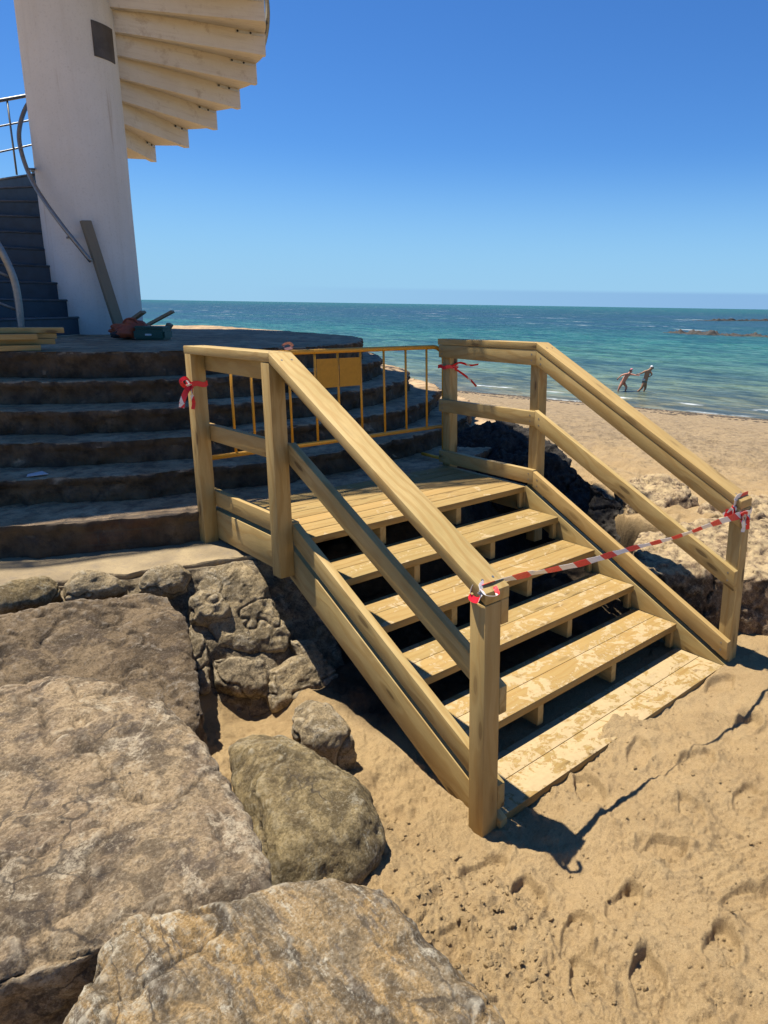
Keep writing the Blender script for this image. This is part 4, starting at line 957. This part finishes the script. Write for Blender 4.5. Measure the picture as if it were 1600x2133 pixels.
# ------------------------------------------------------------------ things on the terrace
def plank(name, a, b, w, t, lab, cat, mat=WOOD, upv=(0, 0, 1), group=None):
    a = Vector(a); b = Vector(b); g = (b-a).normalized(); s = g.cross(Vector(upv)).normalized(); u = s.cross(g).normalized()
    bm = bmesh.new(); vs = [bm.verts.new(p+s*(w/2*i)+u*(t/2*j)) for p in (a, b) for i, j in ((-1, -1), (1, -1), (1, 1), (-1, 1))]
    bm.faces.new(vs[3::-1]); bm.faces.new(vs[4:]); 
    for i in range(4): bm.faces.new((vs[i], vs[(i+1) % 4], vs[4+(i+1) % 4], vs[4+i]))
    bmesh.ops.recalc_face_normals(bm, faces=bm.faces[:]); bmesh.ops.bevel(bm, geom=bm.edges[:], offset=.003, segments=1, affect='EDGES')
    me = bpy.data.meshes.new(name); bm.to_mesh(me); bm.free()
    at = me.attributes.new('gr', 'FLOAT_VECTOR', 'POINT'); rx = random.uniform(-5, 5)
    for i, v in enumerate(me.vertices): q = v.co-a; at.data[i].vector = (q.dot(g)+rx, q.dot(s)+rx*.1, q.dot(u))
    o = link(name, me, mat); base_origin(o); return label(o, lab, cat, group)
pb = atd(252, 682, 10.0); pb[2] = .965; ptp = atd(178, 460, 10.17)
plank('plank', pb, ptp, .125, .045, 'long weathered plank leaning against the white column', 'plank', OLDW, upv=(.3, -1, 0))
# stacked new boards at the left edge
def stack(px_end, py, z, w, t, D, lab):
    e = atd(px_end, py, D); e[2] = z; d = np.array([-.80, .42, 0]); d = atd(px_end-200, py, D*1.0)-atd(px_end, py, D); d[2] = 0; d /= np.linalg.norm(d)
    return plank('timber_board', e, e+d*1.8, w, t, lab, 'board', WOOD, group='new boards stacked at the left edge of the terrace')
DS = 7.2
stack(133, 690, 1.115, .14, .045, DS+.1, 'topmost board of the stack, longest to the right')
stack(118, 705, 1.068, .14, .045, DS+.12, 'second board down in the stack, its end just behind the top one')
stack(78, 705, 1.068, .09, .045, DS-.06, 'short board at the front of the stack, second layer')
stack(115, 712, 1.022, .09, .045, DS+.06, 'third board down in the stack')
stack(84, 716, .977, .14, .045, DS-.02, 'lowest board of the stack, lying on the stone')
# tools by the foot of the column
def blob_mesh(c, s, seed, amp=.15, n=3):
    bm = bmesh.new(); bmesh.ops.create_icosphere(bm, subdivisions=n, radius=1)
    for v in bm.verts:
        p = v.co; d = 1+amp*float(fbm(np.array([p.x*2.0]), np.array([p.y*2.0]), np.array([p.z*2.0]), o=3, seed=seed)[0]); v.co = Vector((p.x*s[0]*d, p.y*s[1]*d, max(p.z, -.55)*s[2]*d))+Vector(c)
    me = bpy.data.meshes.new('b'); bm.to_mesh(me); bm.free(); return me
DT = 9.0
e = atd(272, 680, DT)
bag = empty('tool_bag', (e[0], e[1], .955), 'crumpled orange-red tool bag at the foot of the leaning plank', 'bag')
link('body', blob_mesh((e[0], e[1], 1.035), (.20, .14, .11), 5, .3, 4), REDC, bag, True)
ax_ = r2*np.array([1, 1, 0]); ax_ /= np.linalg.norm(ax_)
MB().tube(curve([e*[1, 1, 0]-ax_*.1+[0, 0, 1.08], e*[1, 1, 0]-ax_*.05+[0, 0, 1.16], e*[1, 1, 0]+ax_*.05+[0, 0, 1.17], e*[1, 1, 0]+ax_*.1+[0, 0, 1.08]], 6), .011, 8).build('handle', REDC, bag, True)
link('pocket', blob_mesh((e[0]-.10, e[1]-.07, 1.0), (.13, .06, .05), 9, .25, 3), BLACKP, bag, True)
e = atd(318, 684, DT-.15)
gb = empty('tool_case', (e[0], e[1], .955), 'dark green plastic tool case to the right of the orange bag', 'tool case')
def obox(c, ax, hx_, hy_, z0, z1, name, mat, parent, bev=.01):
    ax = np.array(ax); ay = np.array([-ax[1], ax[0], 0]); m_ = MB(); P_ = []
    for z in (z0, z1):
        for i, j in ((-1, -1), (1, -1), (1, 1), (-1, 1)): q = np.array([c[0], c[1], z])+ax*hx_*i+ay*hy_*j; P_.append(q)
    m_.add(P_, [(0, 3, 2, 1), (4, 5, 6, 7), (0, 1, 5, 4), (1, 2, 6, 5), (2, 3, 7, 6), (3, 0, 4, 7)]); me = m_.mesh()
    bm = bmesh.new(); bm.from_mesh(me); bmesh.ops.bevel(bm, geom=bm.edges[:], offset=bev, segments=2, affect='EDGES'); bm.to_mesh(me); bm.free(); smooth_angle(me, 40)
    return link(name, me, mat, parent)
obox(e, ax_, .17, .11, .957, 1.065, 'base', GREENC, gb, .02); obox(e, ax_, .165, .105, 1.067, 1.10, 'lid', GREENC, gb, .014)
obox(e-np.array([-ax_[1], ax_[0], 0])*.113, ax_, .035, .006, 1.0, 1.02, 'latch', WHITEP, gb, .002)
plank('wood_offcut', (e[0]-.04, e[1], 1.115), (e[0]+ax_[0]*.24, e[1]+ax_[1]*.24, 1.26), .09, .03, 'short grey board propped on the green tool case, pointing up right', 'offcut', OLDW)
e2 = atd(292, 668, DT+.1)
plank('wood_offcut', (e2[0]-ax_[0]*.16, e2[1]-ax_[1]*.16, 1.11), (e2[0]+ax_[0]*.05, e2[1]+ax_[1]*.05, 1.25), .11, .03, 'short grey board on the orange bag, behind the propped one', 'offcut', OLDW)
e3 = atd(345, 690, DT)
plank('wood_offcut', (e3[0]-ax_[0]*.03, e3[1]-ax_[1]*.03, .98), (e3[0]+ax_[0]*.06, e3[1]+ax_[1]*.06, 1.12), .08, .05, 'dark stub of wood at the right end of the tool case', 'offcut', OLDW)
# litter on the steps
e = atz(75, 990, .186); l_ = MB().add([(e[0]-.06, e[1]-.02, .187), (e[0]+.07, e[1]-.03, .189), (e[0]+.05, e[1]+.05, .197), (e[0]-.04, e[1]+.04, .191), (e[0]-.06, e[1]-.02, .190), (e[0]+.07, e[1]-.03, .192), (e[0]+.05, e[1]+.05, .200), (e[0]-.04, e[1]+.04, .194)], [(0, 3, 2, 1), (4, 5, 6, 7), (0, 1, 5, 4), (1, 2, 6, 5), (2, 3, 7, 6), (3, 0, 4, 7)]).build('paper_scrap', WHITEP)
base_origin(l_); label(l_, 'pale scrap of paper lying on a shaded stone step at the left', 'paper')
# dead twigs under the treads
tw_ = MB(); e = atx(1270, 1265, 1.75)
c_ = np.array([1.55, -.75, -.72])
for i in range(9):
    a = c_+np.array([random.uniform(-.15, .2), random.uniform(-.1, .1), random.uniform(0, .05)]); b = a+np.array([random.uniform(-.1, .12), random.uniform(-.06, .06), random.uniform(-.06, .09)])
    tw_.tube([a, (a+b)/2+np.array([0, 0, .02]), b], .003, 5)
tw_ = tw_.build('dry_twigs', simple('dry_straw', (.5, .44, .33), .8), None, True); base_origin(tw_); label(tw_, 'tangle of pale dry twigs in the dark gap under the fourth tread', 'twigs')

# ------------------------------------------------------------------ reef rocks out in the water
def reef(name, pxa, pxb, ymid, seed, hgt, wid, lab, n=26):
    rd = random.Random(seed); m_ = MB(); V = []; 
    a = atz(pxa, ymid[0], SEA); b = atz(pxb, ymid[1], SEA); L = 140; Wn = 18
    d = (b-a); ln = np.linalg.norm(d); d /= ln; nrm = np.array([-d[1], d[0], 0]); idx = []
    for i in range(L):
        t = i/(L-1); env = min(1, t*6)*min(1, (1-t)*8+.0)
        for j in range(Wn):
            s = j/(Wn-1)*2-1; w = wid*(.6+.5*float(vnoise(np.array([t*9]), np.array([0.0]), seed=seed)[0]))
            p = a+d*ln*t+nrm*s*w
            h = hgt*env*max(0, 1-s*s)**.6*(.55+.45*float(fbm(np.array([t*26]), np.array([s*2.5]), o=4, seed=seed+2)[0]))
            V.append((p[0], p[1], SEA-.3+h+.12*float(fbm(np.array([p[0]*1.3]), np.array([p[1]*1.3]), o=3, seed=seed+6)[0])))
    F_ = [(i*Wn+j, (i+1)*Wn+j, (i+1)*Wn+j+1, i*Wn+j+1) for i in range(L-1) for j in range(Wn-1)]
    bt = len(V); V += [(v[0], v[1], SEA-1.5) for v in V]; bd = [i*Wn for i in range(L)]+[(L-1)*Wn+j for j in range(1, Wn)]+[i*Wn+Wn-1 for i in range(L-2, -1, -1)]+[j for j in range(Wn-2, 0, -1)]
    for i in range(len(bd)): q0, q1 = bd[i], bd[(i+1) % len(bd)]; F_.append((q0, q1, q1+bt, q0+bt))
    me = fix_normals(mesh_from(V, F_)); o = link(name, me, simple('reef_brown_rock', (.052, .045, .038), .8, var=.7, sc=1.2, bump=.05), None, True); base_origin(o); label(o, lab, 'reef', 'low reefs off the beach')
reef('rock_reef', 1372, 1700, (693, 706), 5, 1.25, 4.5, 'long low dark reef breaking the water at the right')
reef('rock_reef', 1428, 1720, (668, 669), 9, 1.3, 7, 'thin faint reef farther out, just above the larger one')

# seaweed and pebbles left along the tide line
def tideline():
    rd = np.random.RandomState(4); V = []; F_ = []
    oc = [(1, 0, 0), (0, 1, 0), (-1, 0, 0), (0, -1, 0), (0, 0, .6), (0, 0, -.3)]; of = [(0, 1, 4), (1, 2, 4), (2, 3, 4), (3, 0, 4), (1, 0, 5), (2, 1, 5), (3, 2, 5), (0, 3, 5)]
    for i in range(2600):
        y = rd.uniform(-8, 48); sc_ = rd.choice([32.6, 31.2, 29.0], p=[.62, .25, .13])+.5*math.sin(y*.35)+.35*math.sin(y*1.3)+rd.normal(0, .28)
        x = (sc_-.22*y)/.97; q = rd.uniform(.03, .11)
        z = float(ground_h(np.array([x]), np.array([y]))[0][0]); b = len(V); an = rd.uniform(0, 6.3)
        for o_ in oc:
            V.append((x+q*(o_[0]*math.cos(an)*1.5-o_[1]*math.sin(an)), y+q*(o_[0]*math.sin(an)*1.5+o_[1]*math.cos(an)), z+q*o_[2]*.6+.01))
        F_ += [tuple(b+k for k in f) for f in of]
    me = mesh_from(V, F_); o = link('seaweed', me, simple('dark_seaweed', (.07, .052, .035), .8, var=.7, sc=3)); o['kind'] = 'stuff'; o['label'] = 'dark seaweed and pebbles strewn along the tide line'; o['category'] = 'seaweed'
tideline()
# small stones and clods lying on the sand in the foreground
def clods():
    rd = np.random.RandomState(8); V = []; F_ = []
    bm = bmesh.new(); bmesh.ops.create_icosphere(bm, subdivisions=2, radius=1); bv = np.array([v.co[:] for v in bm.verts]); bf = [tuple(v.index for v in f.verts) for f in bm.faces]; bm.free()
    spots = []
    for i in range(1000):
        if i < 650: px = rd.uniform(620, 1150); py = rd.uniform(1520, 2133); 
        else: px = rd.uniform(1000, 1600); py = rd.uniform(1420, 2133)
        q = atz(px, py, -.84); left = q[0]+.13*(q[1]+1.8) < -.28
        if not left and i < 650: continue
        r = (rd.uniform(.002, .0075) if left else rd.uniform(.002, .005))*(1+1.0*(rd.rand() < .04)); spots.append((q[0], q[1], r))
    X = np.array([s[0] for s in spots]); Y = np.array([s[1] for s in spots]); h, m, l, s = ground_h(X, Y); z = pad_cap(X, Y, h+ground_detail(X, Y, m, s))
    for i, (x, y, r) in enumerate(spots):
        P_ = bv*r*(1+.75*vnoise(bv[:, 0]*2.1+i, bv[:, 1]*2.1, bv[:, 2]*2.1)[:, None])*np.array([1.2, 1, .75]); b = len(V)
        V += (P_+np.array([x, y, z[i]+r*.35])).tolist(); F_ += [tuple(b+k for k in f) for f in bf]
    me = mesh_from(V, F_); at = me.attributes.new('shade_tone', 'FLOAT_VECTOR', 'POINT')
    o = link('sand_crumbs', me, SAND, None, True); o['kind'] = 'stuff'; o['label'] = 'loose crumbs of damp sand scattered over the beach'; o['category'] = 'sand'
clods()

# ------------------------------------------------------------------ people wading
def skinned(joints, edges, root, sub=2):
    names = list(joints); me = bpy.data.meshes.new('sk'); me.from_pydata([joints[k][0] for k in names], [(names.index(a), names.index(b)) for a, b in edges], [])
    o = bpy.data.objects.new('sk', me); scene.collection.objects.link(o)
    m = o.modifiers.new('Skin', 'SKIN'); m.use_smooth_shade = True; m.branch_smoothing = .6
    for i, k in enumerate(names):
        r = joints[k][1]; r = (r, r) if not isinstance(r, tuple) else r; r = tuple(q*(1.4 if q > .03 else 1.0) for q in r); me.skin_vertices[0].data[i].radius = r; me.skin_vertices[0].data[i].use_root = (k == root)
    s = o.modifiers.new('Sub', 'SUBSURF'); s.levels = sub; s.render_levels = sub
    dg = bpy.context.evaluated_depsgraph_get(); dg.update(); r = bpy.data.meshes.new_from_object(o.evaluated_get(dg)); bpy.data.objects.remove(o); return r
DP = 46.1
def person(base_px, J, E_, mats, extras, lab):
    b = atz(*base_px, SEA); vd = np.array([b[0]-CAM[0], b[1]-CAM[1], 0]); vd /= np.linalg.norm(vd); rx = np.array([vd[1], -vd[0], 0])
    def Wd(p): return tuple(b+rx*p[0]+vd*p[1]+np.array([0, 0, p[2]]))
    root = empty('person', tuple(b), lab, 'person', 'people wading at the waterline')
    me = skinned({k: (Wd(v[0]), v[1]) for k, v in J.items()}, E_, 'pelvis'); link('body', me, mats['skin'], root, True)
    extras(root, Wd)
    return root
def fingers(J, E_, hand, d, side=1):
    """five short unequal fingers fanned out from the hand"""
    p = np.array(J[hand][0]); d = np.array(d, float); d /= np.linalg.norm(d); s = np.cross(d, [0, 1, 0]); s /= np.linalg.norm(s)
    for i, (o_, L) in enumerate(((-.030, .062), (-.010, .075), (.010, .080), (.028, .07))):
        a = p+d*.045+s*o_+np.array([0, .008*i, 0]); b = a+d*L*.6; c = b+(d+s*.35)*L*.35
        J[f'{hand}{i}a'] = (tuple(a), .011); J[f'{hand}{i}b'] = (tuple(b), .009); J[f'{hand}{i}c'] = (tuple(c), .007); E_ += [(hand, f'{hand}{i}a'), (f'{hand}{i}a', f'{hand}{i}b'), (f'{hand}{i}b', f'{hand}{i}c')]
    a = p-s*.035*side+d*.01; b = a+(d*.6-s*side)*.035; J[hand+'t'] = (tuple(a), .012); J[hand+'u'] = (tuple(b), .009); E_ += [(hand, hand+'t'), (hand+'t', hand+'u')]
def c2(x, z, y=0.0): return ((x-560)*.0031, y, (762-z)*.0031)
SKIN1 = simple('sunburnt_skin', (.55, .24, .15), .55, var=.1); SKIN2 = simple('tanned_skin', (.36, .19, .105), .55, var=.1)
CL1 = simple('coral_swim_trunks', (.50, .13, .06), .8); CL2 = simple('white_grey_swimwear', (.55, .6, .56), .8); CL3 = simple('grey_green_swimwear', (.12, .16, .14), .8)
CAPW = simple('white_cap_cloth', (.8, .8, .78), .8); CAPP = simple('pink_cap_cloth', (.62, .22, .26), .8); HAIR = simple('dark_hair', (.03, .02, .015), .7)
def blob(root, Wd, p, s, mat, name, seed=1, amp=.08):
    c = Wd(p); me = blob_mesh((0, 0, 0), s, seed, amp, 3)
    me.transform(Matrix.Rotation(-math.atan2(r2[1]*-1, r2[0]), 4, 'Z')); me.transform(Matrix.Translation(Vector(c))); link(name, me, mat, root, True)
J = dict(pelvis=(c2(560, 560), .125), waist=(c2(590, 500), .115), chest=(c2(650, 425), .135), neck=(c2(690, 375), .05), head=(c2(712, 340), (.075, .09)), crown=(c2(722, 305), (.06, .075)), nose=(c2(745, 345), .018),
         shL=(c2(640, 385, -.13), .055), elL=(c2(535, 415, -.2), .04), wrL=(c2(475, 470, -.18), .028), haL=(c2(460, 490, -.18), .032),
         shR=(c2(690, 400, .12), .055), elR=(c2(780, 410, .12), .04), wrR=(c2(840, 420, .05), .028), haR=(c2(862, 416, .05), .032),
         hpL=(c2(545, 585, -.09), .085), knL=(c2(505, 660, -.1), .058), anL=(c2(475, 735, -.1), .038), toL=(c2(490, 765, -.12), .035),
         hpR=(c2(585, 590, .09), .085), knR=(c2(645, 660, .1), .058), anR=(c2(622, 745, .1), .038), toR=(c2(645, 768, .1), .035))
E_ = [('pelvis', 'waist'), ('waist', 'chest'), ('chest', 'neck'), ('neck', 'head'), ('head', 'crown'), ('head', 'nose'), ('chest', 'shL'), ('shL', 'elL'), ('elL', 'wrL'), ('wrL', 'haL'), ('chest', 'shR'), ('shR', 'elR'), ('elR', 'wrR'), ('wrR', 'haR'),
      ('pelvis', 'hpL'), ('hpL', 'knL'), ('knL', 'anL'), ('anL', 'toL'), ('pelvis', 'hpR'), ('hpR', 'knR'), ('knR', 'anR'), ('anR', 'toR')]
EB = list(E_)
fingers(J, E_, 'haL', (-.4, 0, -1)); fingers(J, E_, 'haR', (1, 0, .1))
def ex1(root, Wd):
    blob(root, Wd, c2(560, 578), (.15, .16, .135), CL1, 'swim_trunks', 3); blob(root, Wd, c2(725, 296), (.085, .095, .07), CAPP, 'cap', 4); blob(root, Wd, c2(700, 325), (.075, .085, .07), HAIR, 'hair', 5)
person((1240+560/10, 740+762/10), J, E_, dict(skin=SKIN1), ex1, 'wading person in a pink cap leaning forward and holding the hand of the one ahead')
def c3(x, z, y=0.0): return ((x-1010)*.0031, y, (770-z)*.0031)
J = dict(pelvis=(c3(1015, 555), .13), waist=(c3(1030, 480), .12), chest=(c3(1060, 370), .145), neck=(c3(1105, 300), .052), head=(c3(1140, 272), (.078, .092)), crown=(c3(1150, 240), (.065, .08)), nose=(c3(1176, 275), .018),
         shL=(c3(1020, 330, -.14), .058), elL=(c3(950, 375, -.12), .042), wrL=(c3(890, 400, -.02), .03), haL=(c3(868, 408, .02), .033),
         shR=(c3(1110, 335, .12), .058), elR=(c3(1155, 400, .1), .042), wrR=(c3(1120, 440, -.05), .03), haR=(c3(1095, 445, -.1), .033),
         hpL=(c3(1000, 590, -.09), .09), knL=(c3(965, 680, -.08), .06), anL=(c3(885, 760, -.08), .038), toL=(c3(860, 782, -.08), .034),
         hpR=(c3(1030, 590, .09), .09), knR=(c3(1040, 680, .1), .06), anR=(c3(1008, 755, .1), .04), toR=(c3(1040, 775, .1), .036))
E_ = list(EB)
fingers(J, E_, 'haL', (-1, 0, -.1)); fingers(J, E_, 'haR', (-1, 0, -.2))
def ex2(root, Wd):
    blob(root, Wd, c3(1010, 545), (.155, .17, .16), CL3, 'swim_shorts', 7); blob(root, Wd, c3(1000, 515, -.10), (.10, .07, .12), CL2, 'shirt_tail', 8); blob(root, Wd, c3(1138, 242), (.09, .10, .075), CAPW, 'cap', 9); blob(root, Wd, c3(1165, 268), (.055, .07, .07), HAIR, 'hair', 11)
person((1240+1010/10, 740+770/10), J, E_, dict(skin=SKIN2), ex2, 'tanned wading person in a white cap walking ahead to the right')
